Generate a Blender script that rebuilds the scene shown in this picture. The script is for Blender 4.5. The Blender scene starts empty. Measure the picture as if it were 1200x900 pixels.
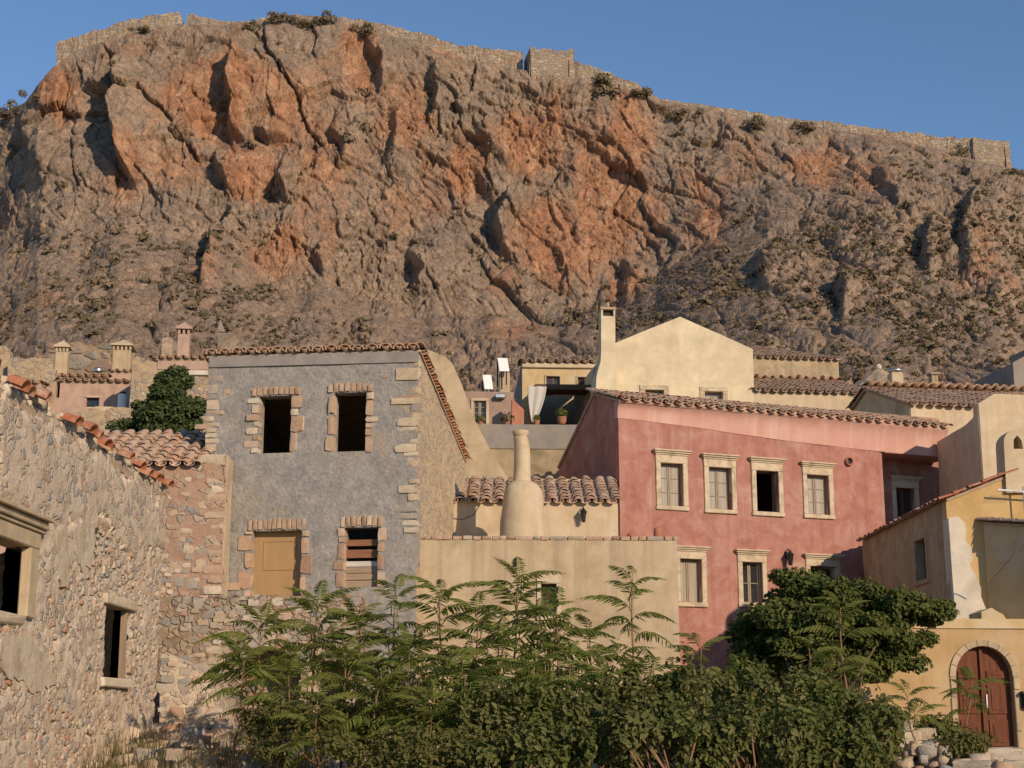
import bpy, math, random
import numpy as np
from mathutils import Vector, Matrix
from mathutils.geometry import delaunay_2d_cdt
R = math.radians
scene = bpy.context.scene
COL = scene.collection
random.seed(7)
rng = np.random.default_rng(7)

# ------------------------------------------------------------------ camera, sky, sun, exposure
PITCH = R(12.5); FPX = 1750.0; CAM = Vector((0, 0, 3.0))
cam = bpy.data.cameras.new('camera'); camo = bpy.data.objects.new('camera', cam); COL.objects.link(camo)
camo.location = CAM; camo.rotation_euler = (R(90) + PITCH, 0, 0)
cam.sensor_width = 36; cam.lens = FPX * 36 / 1200; cam.clip_start = .1; cam.clip_end = 9000
scene.camera = camo
SUN_AZ = R(35); SUN_EL = R(21)          # azimuth: to the right of straight behind the camera
world = bpy.data.worlds.new('World'); scene.world = world; world.use_nodes = True
wt = world.node_tree; sky = wt.nodes.new('ShaderNodeTexSky'); sky.sky_type = 'NISHITA'
sky.sun_disc = False; sky.sun_elevation = SUN_EL
SDIR = Vector((math.sin(SUN_AZ) * math.cos(SUN_EL), -math.cos(SUN_AZ) * math.cos(SUN_EL), math.sin(SUN_EL)))
sky.sun_rotation = math.atan2(SDIR.x, SDIR.y)
sky.air_density = 1.0; sky.dust_density = 0.; sky.ozone_density = 4.2
bg = wt.nodes['Background']; bg.inputs[1].default_value = .128
wt.links.new(sky.outputs[0], bg.inputs[0])
sl = bpy.data.lights.new('sun', 'SUN'); sl.energy = 4.3; sl.angle = R(.55); sl.color = (1, .775, .545)
so = bpy.data.objects.new('sun', sl); COL.objects.link(so)
so.rotation_euler = (-SDIR).to_track_quat('-Z', 'Y').to_euler(); so.location = (60, -60, 60)
scene.view_settings.view_transform = 'Standard'; scene.view_settings.look = 'None'
scene.view_settings.gamma = 1; scene.view_settings.exposure = 0.0
scene.cycles.max_bounces = 5; scene.cycles.diffuse_bounces = 3; scene.cycles.transparent_max_bounces = 4

# ------------------------------------------------------------------ photo measurement -> place
FWD = Vector((0, math.cos(PITCH), math.sin(PITCH))); UPV = Vector((0, -math.sin(PITCH), math.cos(PITCH)))
def ray(px, py): return FWD + Vector((1, 0, 0)) * ((px - 600) / FPX) + UPV * ((450 - py) / FPX)
def P(px, py, D):
    d = ray(px, py); return CAM + d * (D / d.y)
class Plane:
    """a vertical wall plane: d runs along it, n looks out of it"""
    def __init__(s, O, d):
        s.O = Vector((O[0], O[1], 0)); s.d = Vector((d[0], d[1], 0)).normalized(); s.n = Vector((s.d.y, -s.d.x, 0))
    def uv(s, px, py):
        r = ray(px, py); t = (s.O - CAM).dot(s.n) / r.dot(s.n); q = CAM + r * t
        return ((q - s.O).dot(s.d), q.z)
    def w(s, u, z, o=0): return s.O + s.d * u + s.n * o + Vector((0, 0, z))
    def left(s, u): return Plane(s.w(u, 0), s.n)         # runs toward the viewer: u from -depth to 0
    def right(s, u): return Plane(s.w(u, 0), -s.n)
    def back(s, dep): return Plane(s.w(0, 0, -dep), -s.d)
def plane(px, D, ang):
    p = P(px, 700, D); return Plane(p, (math.cos(R(ang)), math.sin(R(ang))))

# ------------------------------------------------------------------ noise
def _hash(ix, iy, iz, s):
    n = (ix.astype(np.int64) * 374761393 + iy.astype(np.int64) * 668265263 + iz.astype(np.int64) * 1274126177 + s * 97531) & 0xffffffff
    n = ((n ^ (n >> 13)) * 1274126177) & 0xffffffff
    n = ((n ^ (n >> 16)) * 2246822519) & 0xffffffff
    return ((n ^ (n >> 15)) & 0xffffff) / float(0xffffff)
def vnoise(x, y, z, s=0):
    x0, y0, z0 = np.floor(x), np.floor(y), np.floor(z)
    f = [x - x0, y - y0, z - z0]; f = [t * t * t * (t * (t * 6 - 15) + 10) for t in f]
    r = 0
    for i in (0, 1):
        for j in (0, 1):
            for k in (0, 1):
                r = r + _hash(x0 + i, y0 + j, z0 + k, s) * (f[0] if i else 1 - f[0]) * (f[1] if j else 1 - f[1]) * (f[2] if k else 1 - f[2])
    return r * 2 - 1
def fbm(x, y, z, o=4, s=0, g=.5):
    a, t, r = 1, 0, 0
    for i in range(o):
        r = r + a * vnoise(x, y, z, s + i); t += a; a *= g; x, y, z = x * 2.03, y * 2.03, z * 2.03
    return r / t
def worley(x, y, s=0):
    x0, y0 = np.floor(x), np.floor(y); zz = np.zeros_like(x0)
    f1 = np.full(x.shape, 9.); f2 = np.full(x.shape, 9.); ax = np.zeros(x.shape); ay = np.zeros(x.shape); cid = np.zeros(x.shape)
    for i in (-1, 0, 1):
        for j in (-1, 0, 1):
            cx = x0 + i + _hash(x0 + i, y0 + j, zz, s); cy = y0 + j + _hash(x0 + i, y0 + j, zz + 1, s)
            d = np.hypot(x - cx, y - cy); n = d < f1
            f2 = np.where(n, f1, np.minimum(f2, d))
            cid = np.where(n, _hash(x0 + i, y0 + j, zz + 2, s), cid); ax = np.where(n, x - cx, ax); ay = np.where(n, y - cy, ay)
            f1 = np.where(n, d, f1)
    return f1, f2, cid, ax, ay

# ------------------------------------------------------------------ mesh building and the object tree
class MB:
    def __init__(s): s.v = []; s.f = []
    def add(s, vs, fs):
        b = len(s.v); s.v += [tuple(v) for v in vs]; s.f += [tuple(b + i for i in f) for f in fs]
    def box(s, pl, u0, u1, z0, z1, o0, o1, bev=.012, jit=0):
        """chamfered box on a wall plane; o = distance out of the plane"""
        if u1 < u0: u0, u1 = u1, u0
        c = (.5 * (u0 + u1), .5 * (z0 + z1), .5 * (o0 + o1)); h = (abs(u1 - u0) / 2, abs(z1 - z0) / 2, abs(o1 - o0) / 2)
        s.cbox(lambda a, b, e: pl.w(c[0] + a, c[1] + b, c[2] + e), h, bev, jit)
    def cbox(s, fn, h, bev, jit=0):
        bev = min(bev, .45 * min(h)); vs = []; idx = {}
        for sx in (-1, 1):
            for sy in (-1, 1):
                for sz in (-1, 1):
                    sg = (sx, sy, sz); jj = [random.uniform(-jit, jit) for _ in range(3)]
                    for ax in range(3):
                        q = [sg[k] * (h[k] - (0 if k == ax else bev)) + jj[k] for k in range(3)]
                        idx[(sg, ax)] = len(vs); vs.append(fn(*q))
        fs = []
        def sgn(ax, s0, b, s1, c, s2):
            r = [0, 0, 0]; r[ax] = s0; r[b] = s1; r[c] = s2; return tuple(r)
        for ax in range(3):
            b, c = (ax + 1) % 3, (ax + 2) % 3
            for s0 in (-1, 1):
                q = [idx[(sgn(ax, s0, b, x, c, y), ax)] for x, y in ((-1, -1), (1, -1), (1, 1), (-1, 1))]
                fs.append(q)
                for s1 in (-1, 1):
                    if ax < b or True:
                        fs.append([idx[(sgn(ax, s0, b, s1, c, -1), ax)], idx[(sgn(ax, s0, b, s1, c, 1), ax)], idx[(sgn(ax, s0, b, s1, c, 1), b)], idx[(sgn(ax, s0, b, s1, c, -1), b)]])
        for sx in (-1, 1):
            for sy in (-1, 1):
                for sz in (-1, 1): fs.append([idx[((sx, sy, sz), k)] for k in range(3)])
        s.add(vs, fs)
    def tube(s, pts, rad, n=6, cap=True):
        pts = [Vector(p) for p in pts]; rings = []; vs = []; fs = []
        for i, p in enumerate(pts):
            t = (pts[min(i + 1, len(pts) - 1)] - pts[max(i - 1, 0)]).normalized()
            a = t.cross(Vector((0, 0, 1)) if abs(t.z) < .9 else Vector((1, 0, 0))).normalized(); b = t.cross(a)
            r = rad[i] if hasattr(rad, '__len__') else rad
            vs += [p + a * math.cos(2 * math.pi * k / n) * r + b * math.sin(2 * math.pi * k / n) * r for k in range(n)]
        for i in range(len(pts) - 1):
            for k in range(n): fs.append((i * n + k, i * n + (k + 1) % n, (i + 1) * n + (k + 1) % n, (i + 1) * n + k))
        if cap: fs += [tuple(range(n))[::-1], tuple(range((len(pts) - 1) * n, len(pts) * n))]
        s.add(vs, fs)
    def lathe(s, c, prof, n=24, wob=0):
        vs = []; fs = []
        for r, z, dx in prof:
            for k in range(n):
                a = 2 * math.pi * k / n; rr = r * (1 + wob * math.sin(3 * a + z * 4) + wob * math.sin(5 * a - z * 3))
                vs.append((c[0] + dx + rr * math.cos(a), c[1] + rr * math.sin(a), z))
        m = len(prof)
        for i in range(m - 1):
            for k in range(n): fs.append((i * n + k, i * n + (k + 1) % n, (i + 1) * n + (k + 1) % n, (i + 1) * n + k))
        fs.append(tuple(range((m - 1) * n, m * n)))
        s.add(vs, fs)
    def quadprism(s, pts, off):
        """closed solid: polygon pts (3D) extruded by vector off"""
        n = len(pts); off = Vector(off); vs = [Vector(p) for p in pts] + [Vector(p) + off for p in pts]
        fs = [tuple(range(n)), tuple(range(2 * n - 1, n - 1, -1))] + [(i, i + n, (i + 1) % n + n, (i + 1) % n) for i in range(n)]
        s.add(vs, fs)
    def obj(s, name, m, par=None, smooth=False, **kw): return mesh(name, s.v, s.f, m, par, smooth, **kw)

def root_loc(o):
    while o is not None and o.parent is not None: o = o.parent
    return o.location.copy() if o is not None else Vector((0, 0, 0))
def mesh(name, V, F, m, par=None, smooth=False, loc=None, fix=True, uvr=None, **kw):
    me = bpy.data.meshes.new(name)
    off = np.array(root_loc(par) if par is not None else (loc if loc is not None else (0, 0, 0)))
    V = np.asarray(V, dtype=float).reshape(-1, 3) - off
    if isinstance(F, np.ndarray):
        k = F.shape[1]; me.vertices.add(len(V)); me.vertices.foreach_set('co', V.astype(np.float32).ravel())
        me.loops.add(F.size); me.loops.foreach_set('vertex_index', F.astype(np.int32).ravel())
        me.polygons.add(len(F)); me.polygons.foreach_set('loop_start', np.arange(0, F.size, k, dtype=np.int32))
        me.update(calc_edges=True)
    else:
        me.from_pydata(V.tolist(), [], F); me.update()
        if fix and len(F) < 40000:
            import bmesh
            bm = bmesh.new(); bm.from_mesh(me); bmesh.ops.recalc_face_normals(bm, faces=bm.faces); bm.to_mesh(me); bm.free()
    if m is not None: me.materials.append(m)
    if smooth: me.polygons.foreach_set('use_smooth', np.ones(len(me.polygons), dtype=bool))
    return link(name, me, par, loc=loc, **kw)
def link(name, me, par=None, mw=None, loc=None, **kw):
    o = bpy.data.objects.new(name, me); COL.objects.link(o)
    if par is not None:
        o.parent = par
        if mw is not None: o.matrix_basis = Matrix.Translation(-root_loc(par)) @ mw
    elif mw is not None: o.matrix_basis = mw
    elif loc is not None: o.location = loc
    for k, v in kw.items(): o[k] = v
    return o
def thing(name, label, cat, loc, group=None):
    o = bpy.data.objects.new(name, None); COL.objects.link(o); o.location = loc; o.empty_display_size = .3
    o['label'] = label; o['category'] = cat
    if group: o['group'] = group
    return o

def inpoly(x, y, poly):
    r = np.zeros(np.shape(x), dtype=bool); n = len(poly); j = n - 1
    for i in range(n):
        xi, yi = poly[i]; xj, yj = poly[j]
        if yi != yj:
            r ^= ((yi > y) != (yj > y)) & (x < (xj - xi) * (y - yi) / (yj - yi) + xi)
        j = i
    return r
def rect(u0, z0, u1, z1): return [(u0, z0), (u1, z0), (u1, z1), (u0, z1)]
def slab(name, par, pl, poly, m, holes=(), thick=.35, cell=.4, disp=.012, dsc=1.1, off=0, smooth=True, dfn=None, back=True, splay=0):
    """a solid wall with openings: front surface triangulated on a grid and made uneven, reveals, back"""
    pts = []; edges = []
    def ring(pg):
        b = len(pts); out = []
        for i in range(len(pg)):
            a = Vector(pg[i]); c = Vector(pg[(i + 1) % len(pg)]); k = max(1, int((c - a).length / cell))
            for q in range(k): out.append(a.lerp(c, q / k))
        pts.extend(out); n = len(out); edges.extend((b + i, b + (i + 1) % n) for i in range(n))
    ring(poly)
    for h in holes: ring(h)
    us = [p[0] for p in poly]; zs = [p[1] for p in poly]
    gu, gz = np.meshgrid(np.arange(min(us) + cell * .5, max(us), cell), np.arange(min(zs) + cell * .5, max(zs), cell))
    gu = gu.ravel() + rng.uniform(-.25, .25, gu.size) * cell; gz = gz.ravel() + rng.uniform(-.25, .25, gz.size) * cell
    ok = inpoly(gu, gz, poly)
    for h in holes: ok &= ~inpoly(gu, gz, h)
    bp = np.array([(p.x, p.y) for p in pts]); keep = ok.copy()
    gi = np.nonzero(ok)[0]
    for c0 in range(0, len(gi), 4000):
        q = gi[c0:c0 + 4000]
        dd = ((gu[q][:, None] - bp[None, :, 0]) ** 2 + (gz[q][:, None] - bp[None, :, 1]) ** 2).min(1)
        keep[q] = dd > (cell * .35) ** 2
    pts2 = pts + [Vector((a, b)) for a, b in zip(gu[keep], gz[keep])]
    r = delaunay_2d_cdt(pts2, edges, [], 0, 1e-5)
    vo = np.array([(v.x, v.y) for v in r[0]]); T = np.array([t for t in r[2] if len(t) == 3])
    c = vo[T].mean(1); ok = inpoly(c[:, 0], c[:, 1], poly)
    for h in holes: ok &= ~inpoly(c[:, 0], c[:, 1], h)
    T = T[ok]
    a = vo[T[:, 0]]; b = vo[T[:, 1]]; e = vo[T[:, 2]]
    cr = (b[:, 0] - a[:, 0]) * (e[:, 1] - a[:, 1]) - (b[:, 1] - a[:, 1]) * (e[:, 0] - a[:, 0])
    T[cr < 0] = T[cr < 0][:, ::-1]
    W = np.array(pl.O)[None] + vo[:, :1] * np.array(pl.d)[None]; W[:, 2] = vo[:, 1]
    n = np.array(pl.n)
    d = disp * fbm(W[:, 0] / dsc, W[:, 1] / dsc, W[:, 2] / dsc, 3, 5)
    if dfn is not None: d = d + dfn(vo[:, 0], vo[:, 1], W)
    Fv = W + n[None] * (off + d)[:, None]; Bv = W - n[None] * (thick - off)
    if splay:
        for h in holes:
            hu = [q[0] for q in h]; hz_ = [q[1] for q in h]; cu_ = (min(hu) + max(hu)) / 2
            on = (vo[:, 0] > min(hu) - .004) & (vo[:, 0] < max(hu) + .004) & (vo[:, 1] > min(hz_) - .004) & (vo[:, 1] < max(hz_) + .004)
            Bv[on] += np.array(pl.d)[None] * (np.sign(vo[on, 0] - cu_) * splay)[:, None]
    N = len(vo); ed = {}
    for t in T:
        for i in range(3):
            k = (t[i], t[(i + 1) % 3])
            if (k[1], k[0]) in ed: del ed[(k[1], k[0])]
            else: ed[k] = 1
    F = [tuple(t) for t in T.tolist()] + [tuple(x + N for x in t[::-1]) for t in T.tolist()]
    F += [(q, p, p + N, q + N) for p, q in ed]
    o = mesh(name, np.vstack([Fv, Bv]), [tuple(int(i) for i in f) for f in F], m, par, False, fix=False)
    if smooth:
        me = o.data; s = np.zeros(len(me.polygons), dtype=bool); s[:len(T)] = True; me.polygons.foreach_set('use_smooth', s)
        me.update()
        # split the rim from the smooth front so that corners stay crisp
        try: me.set_sharp_from_angle(angle=R(50))
        except Exception: pass
    return o
# ------------------------------------------------------------------ materials
class NT:
    def __init__(s, name, rough=.9, spec=.25):
        s.m = bpy.data.materials.new(name); s.m.use_nodes = True; s.t = s.m.node_tree; s.b = s.t.nodes['Principled BSDF']
        s.b.inputs['Roughness'].default_value = rough; s.b.inputs['Specular IOR Level'].default_value = spec
    def n(s, typ, props=None, **inp):
        nd = s.t.nodes.new('ShaderNode' + typ)
        for k, v in (props or {}).items(): setattr(nd, k, v)
        for k, v in inp.items():
            key = int(k[1:]) if k[0] == 'i' and k[1:].isdigit() else k.replace('_', ' ')
            s.put(nd.inputs[key], v)
        return nd
    def put(s, sock, v):
        if hasattr(v, 'is_linked') and hasattr(v, 'node'): s.t.links.new(v, sock)
        elif isinstance(v, tuple) and len(v) == 3 and sock.type == 'RGBA': sock.default_value = v + (1,)
        else: sock.default_value = v
    def pos(s, sc=(1, 1, 1)):
        g = s.n('NewGeometry').outputs['Position']
        if sc == (1, 1, 1): return g
        return s.n('VectorMath', {'operation': 'MULTIPLY'}, i0=g, i1=sc).outputs[0]
    def noise(s, scale, detail=5, rough=.6, vec=None, dist=0):
        return s.n('TexNoise', None, Vector=vec or s.pos(), Scale=scale, Detail=detail, Roughness=rough, Distortion=dist).outputs['Fac']
    def vor(s, scale, feature='F1', vec=None, out='Distance', rnd=1.):
        return s.n('TexVoronoi', {'feature': feature}, Vector=vec or s.pos(), Scale=scale, Randomness=rnd).outputs[out]
    def ramp(s, fac, stops, interp='LINEAR'):
        r = s.n('ValToRGB', None, Fac=fac); e = r.color_ramp.elements; r.color_ramp.interpolation = interp
        while len(e) > 1: e.remove(e[-1])
        for i, (p, c) in enumerate(stops):
            x = e[0] if i == 0 else e.new(p)
            x.position = p; x.color = (c + (1,)) if isinstance(c, tuple) else (c, c, c, 1)
        return r.outputs[0]
    def mix(s, f, a, b, mode='MIX'): return s.n('MixRGB', {'blend_type': mode}, i0=f, i1=a, i2=b).outputs[0]
    def math(s, op, a, b=0, clamp=False): return s.n('Math', {'operation': op, 'use_clamp': clamp}, i0=a, i1=b).outputs[0]
    def sep(s, v): return s.n('SeparateXYZ', None, i0=v).outputs
    def bump(s, h, strength, dist=.03, normal=None):
        nd = s.n('Bump', None, Strength=strength, Distance=dist, Height=h)
        if normal is not None: s.put(nd.inputs['Normal'], normal)
        return nd.outputs[0]
    def done(s, col, normal=None):
        s.put(s.b.inputs['Base Color'], col)
        if normal is not None: s.put(s.b.inputs['Normal'], normal)
        return s.m
def sc(c, k): return tuple(min(1, x * k) for x in c)

def plaster(name, base, lo=None, hi=None, stain=None, sscale=.55, scale=2.2, bump=.25, streak=0, grain=55, rough=.92, cut=(.5, .66), gk=.35):
    t = NT(name, rough); lo = lo or sc(base, .8); hi = hi or sc(base, 1.15)
    c = t.ramp(t.noise(scale, 8, .62, dist=.5), [(.3, lo), (.5, base), (.7, hi)])
    if stain: c = t.mix(t.ramp(t.noise(sscale, 6, .65, dist=.8), [(cut[0], 0.), (cut[1], 1.)]), c, stain)
    if streak:
        v = t.pos((4.2, 4.2, .22)); c = t.mix(t.ramp(t.noise(1., 4, .6, vec=v), [(.47, 0.), (.68, streak)]), c, sc(base, .62))
    c = t.mix(gk, c, t.ramp(t.noise(grain, 3, .7), [(.3, .6), (.7, 1.1)]), 'MULTIPLY')
    h = t.mix(.5, t.noise(grain * .5, 5, .7), t.noise(scale * 3, 5, .6))
    return t.done(c, t.bump(h, bump, .04))

STONES = [(.0, (.30, .26, .22)), (.2, (.44, .35, .25)), (.38, (.26, .25, .24)), (.55, (.5, .41, .3)), (.7, (.40, .25, .17)), (.85, (.34, .30, .25)), (1., (.52, .45, .36))]
def stone(name, stops=STONES, grain=30, k=1., bump=.5):
    t = NT(name, .9); r = t.math('ADD', t.n('ObjectInfo').outputs['Random'], t.n('NewGeometry').outputs['Random Per Island']); r = t.math('FRACT', r)
    c = t.ramp(r, [(p, sc(q, k)) for p, q in stops])
    c = t.mix(.55, c, t.ramp(t.noise(9, 6, .7), [(.3, .55), (.65, 1.15)]), 'MULTIPLY')
    return t.done(c, t.bump(t.noise(grain, 6, .7), bump, .03))

def rubble(name, mortar, mlo, scale=4.2, stops=STONES, cover=.5, k=1., bumpd=.05, z=1.25, hi=None, gk=.45):
    """rubble masonry too small or too buried to pick apart: cells of stone in mortar, mortar washed over them in patches"""
    t = NT(name, .93)
    v = t.n('VectorMath', {'operation': 'ADD'}, i0=t.pos((1, 1, z)), i1=t.n('VectorMath', {'operation': 'SCALE'}, i0=t.n('TexNoise', None, Vector=t.pos(), Scale=2.5, Detail=3).outputs['Color'], Scale=.25).outputs[0]).outputs[0]
    ed = t.vor(scale, 'DISTANCE_TO_EDGE', v); cid = t.vor(scale, 'F1', v, 'Color'); cr = t.sep(cid)[0]
    st = t.ramp(cr, [(p, sc(q, k)) for p, q in stops])
    st = t.mix(.6, st, t.ramp(t.noise(14, 6, .7), [(.3, .6), (.65, 1.15)]), 'MULTIPLY')
    mo = t.ramp(t.noise(1.6, 8, .7, dist=.6), [(.3, mlo), (.55, mortar), (.75, hi or sc(mortar, 1.2))])
    big = t.noise(.8, 7, .7, dist=.4)
    thr = t.ramp(t.math('ADD', t.math('MULTIPLY', t.sep(cid)[1], .45), t.math('MULTIPLY', big, .75)), [(cover - .04, 0.), (cover + .1, 1.)])
    em = t.ramp(ed, [(.03, 0.), (.11, 1.)])
    f = t.math('MULTIPLY', em, thr)
    c = t.mix(f, mo, st); c = t.mix(gk, c, t.ramp(t.noise(34, 5, .8), [(.32, .42), (.5, .95), (.68, 1.25)]), 'MULTIPLY')
    h = t.math('ADD', t.math('MULTIPLY', f, .7), t.math('MULTIPLY', t.noise(22, 7, .75), .55))
    return t.done(c, t.bump(h, .8, bumpd))

def tile_mat(name, stops, k=1.):
    t = NT(name, .85); r = t.math('FRACT', t.math('ADD', t.n('ObjectInfo').outputs['Random'], t.n('NewGeometry').outputs['Random Per Island']))
    c = t.ramp(r, [(p, sc(q, k)) for p, q in stops])
    c = t.mix(t.ramp(t.noise(7, 6, .7), [(.48, 0.), (.62, .75)]), c, (.46, .39, .30))
    c = t.mix(.5, c, t.ramp(t.noise(38, 4, .7), [(.3, .55), (.7, 1.1)]), 'MULTIPLY')
    return t.done(c, t.bump(t.noise(40, 5, .7), .4, .02))
def leaf_mat(name, stops, trans=.35, rough=.5, spec=.35):
    t = NT(name, rough, spec); r = t.math('FRACT', t.math('ADD', t.n('ObjectInfo').outputs['Random'], t.n('NewGeometry').outputs['Random Per Island']))
    c = t.ramp(r, stops); c = t.mix(t.ramp(t.noise(1.3, 3, .6), [(.35, 0.), (.65, .5)]), c, stops[-1][1]); t.done(c)
    if trans:
        tr = t.n('BsdfTranslucent', None, Color=t.mix(1., c, (1.0, 1.15, .45), 'MULTIPLY')); ms = t.n('MixShader', None, i0=trans, i1=t.b.outputs[0], i2=tr.outputs[0])
        t.t.links.new(ms.outputs[0], t.t.nodes['Material Output'].inputs[0])
    return t.m
def wood(name, base, k2=.7, sc_=(18, 18, 1.2), rough=.75):
    t = NT(name, rough); v = t.pos(sc_)
    c = t.ramp(t.noise(1., 6, .65, vec=v, dist=.3), [(.3, sc(base, k2)), (.6, base), (.8, sc(base, 1.2))])
    return t.done(c, t.bump(t.noise(1.5, 4, .6, vec=v), .25, .01))
def flat(name, base, rough=.6, var=.15, spec=.3, metal=0):
    t = NT(name, rough, spec); t.b.inputs['Metallic'].default_value = metal
    return t.done(t.ramp(t.noise(6, 5, .6), [(.3, sc(base, 1 - var)), (.7, sc(base, 1 + var))]), t.bump(t.noise(60, 3), .08, .01))

MT = {}
MT['grey'] = plaster('grey_render', (.325, .305, .28), (.24, .23, .22), (.405, .375, .335), (.40, .315, .22), .7, 3.2, 1.2, grain=16, cut=(.54, .72), gk=.7)
MT['grey_band'] = plaster('grey_band', (.30, .275, .255), scale=3, bump=.4)
MT['pink'] = plaster('pink_render', (.39, .183, .145), (.32, .132, .103), (.45, .24, .194), (.485, .305, .255), 1.2, 2.2, .35, streak=.45, grain=45, cut=(.5, .72))
def cove():
    t = NT('pale_pink_cove', .9); c = t.ramp(t.noise(1.3, 5, .6), [(.3, (.49, .265, .21)), (.7, (.55, .33, .275))])
    c = t.mix(t.ramp(t.noise(1., 3, .6, vec=t.pos((3.3, 3.3, .12))), [(.5, 0.), (.66, .5)]), c, (.62, .43, .36))
    return t.done(c, t.bump(t.noise(30, 5, .7), .2, .03))
MT['cove'] = cove()
MT['cream'] = plaster('cream_render', (.57, .46, .315), (.51, .40, .265), (.62, .52, .37), (.45, .35, .225), .8, 1.9, .25, streak=.3)
MT['pale_cream'] = plaster('pale_cream_render', (.66, .56, .38), scale=1.6, bump=.15, streak=.18, stain=(.56, .46, .31), cut=(.5, .75))
MT['tan'] = plaster('tan_render', (.49, .385, .25), (.42, .325, .205), (.55, .445, .305), (.37, .285, .18), .6, 2., .3, streak=.55)
MT['streak_tan'] = plaster('streaked_tan_render', (.45, .35, .22), (.36, .27, .17), (.5, .4, .27), (.3, .23, .15), .8, 2.5, .25, streak=.6)
MT['yellow'] = plaster('ochre_render', (.52, .35, .15), (.46, .30, .12), (.57, .41, .2), (.52, .40, .24), .7, 1.6, .2, streak=.2)
MT['ochre_pale'] = plaster('pale_ochre_render', (.54, .405, .215), (.46, .33, .16), (.58, .46, .27), (.56, .46, .31), 1., 2., .2)
MT['orchre_wall'] = plaster('garden_wall_render', (.48, .325, .165), (.41, .27, .13), (.53, .385, .22), (.50, .385, .25), .6, 1.5, .22, streak=.25)
MT['rose'] = plaster('rose_render', (.455, .315, .25), scale=2, bump=.15, streak=.3)
MT['mauve'] = plaster('mauve_render', (.33, .235, .185), scale=2, bump=.15)
MT['salmon'] = plaster('salmon_render', (.45, .2, .13), scale=2, bump=.15)
MT['greyblue'] = plaster('blue_grey_render', (.25, .235, .225), (.2, .19, .18), (.31, .28, .25), (.3, .25, .19), .8, 2, .3)
MT['moss_tan'] = plaster('mossy_tan_render', (.36, .285, .18), (.27, .22, .13), (.42, .34, .22), (.22, .185, .11), .9, 2, .3)
MT['white'] = plaster('white_render', (.62, .56, .46), scale=2, bump=.15)
MT['ruin'] = rubble('ruin_rubble', (.66, .54, .41), (.47, .37, .27), 5.2, cover=.58, k=1.3, bumpd=.07, hi=(.70, .59, .45), gk=.75)
MT['side'] = rubble('pointed_rubble', (.53, .415, .265), (.42, .315, .195), 8.5, cover=.5, k=1.15, bumpd=.035)
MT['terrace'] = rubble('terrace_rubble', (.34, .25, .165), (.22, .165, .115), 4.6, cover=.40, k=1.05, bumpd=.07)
MT['annex'] = rubble('annex_rubble', (.44, .29, .205), (.34, .215, .15), 4.8, cover=.58, k=1.1, bumpd=.06)
MT['far_rubble'] = rubble('far_rubble', (.46, .35, .225), (.34, .255, .16), 4.6, cover=.56, k=1.05, bumpd=.07)
MT['fort'] = rubble('fortress_masonry', (.42, .315, .205), (.30, .22, .145), 1.0, cover=.35, k=.95, bumpd=.25, z=1.8)
MT['stone'] = stone('field_stone', k=1.05)
MT['stone_warm'] = stone('warm_field_stone', [(0., (.44, .34, .23)), (.18, (.52, .41, .28)), (.34, (.30, .29, .28)), (.5, (.56, .45, .32)), (.62, (.42, .235, .15)), (.76, (.36, .335, .30)), (.88, (.50, .33, .22)), (1., (.62, .53, .41))], bump=.9, k=1.12)
MT['pale_stone'] = stone('pale_stone', [(0., (.56, .46, .33)), (.3, (.48, .37, .25)), (.6, (.60, .52, .40)), (.8, (.44, .33, .22)), (1., (.62, .55, .43))], bump=.5)
MT['brick_stone'] = stone('ochre_brick_stone', [(0., (.44, .30, .205)), (.35, (.51, .37, .255)), (.6, (.36, .23, .155)), (.8, (.58, .46, .345)), (1., (.45, .29, .20))])
MT['trim'] = plaster('limestone_trim', (.58, .475, .335), (.45, .36, .25), (.64, .545, .41), (.39, .31, .215), 2., 5, .45, grain=60)
MT['old_plaster'] = plaster('old_plaster', (.55, .46, .345), (.44, .35, .25), (.62, .53, .41), (.40, .31, .21), 2.5, 5, .7, grain=24, gk=.6)
MT['trim_pale'] = plaster('pale_limestone_trim', (.64, .56, .43), (.55, .46, .33), (.68, .6, .48), scale=5, bump=.4)
TER = [(0., (.40, .22, .14)), (.2, (.45, .30, .205)), (.4, (.34, .225, .16)), (.6, (.48, .35, .25)), (.8, (.40, .285, .205)), (1., (.48, .265, .17))]
MT['tile'] = tile_mat('terracotta_tile', TER, 1.3)
MT['tile_red'] = tile_mat('red_terracotta_tile', [(0., (.40, .13, .06)), (.4, (.46, .17, .085)), (.7, (.5, .26, .15)), (1., (.36, .12, .06))])
MT['tile_dark'] = tile_mat('weathered_tile', TER, 1.12)
MT['mortar'] = plaster('roof_mortar', (.40, .30, .21), scale=4, bump=.4)
MT['door_tan'] = wood('pale_plywood', (.40, .255, .125), .88, (5, 5, .8))
MT['plank'] = wood('weathered_plank', (.36, .27, .185), .7, (2, 2, 30))
MT['plank_red'] = wood('brown_plank', (.27, .13, .07), .7, (2, 2, 30))
MT['plank_white'] = wood('whitewashed_plank', (.58, .54, .47), .8, (2, 2, 30))
MT['door_red'] = wood('red_brown_door', (.165, .056, .028), .5, (26, 26, 1.5))
MT['sash'] = flat('grey_painted_sash', (.30, .235, .16), .6)
MT['sash_wood'] = flat('brown_sash', (.13, .07, .04), .6)
MT['beam'] = wood('dark_beam', (.12, .075, .05))
MT['old_wood'] = wood('grey_old_wood', (.30, .225, .155))
MT['curtain'] = flat('white_curtain', (.50, .48, .45), .9, .05)
MT['metal'] = flat('galvanised_metal', (.5, .5, .5), .35, .1, .5, .9)
MT['black'] = flat('black_iron', (.02, .02, .022), .45)
MT['panel'] = flat('white_panel', (.78, .78, .76), .4, .04)
MT['dark'] = flat('dark_interior', (.05, .04, .033), .95)
MT['pot'] = flat('terracotta_pot', (.36, .16, .09), .8)
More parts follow.
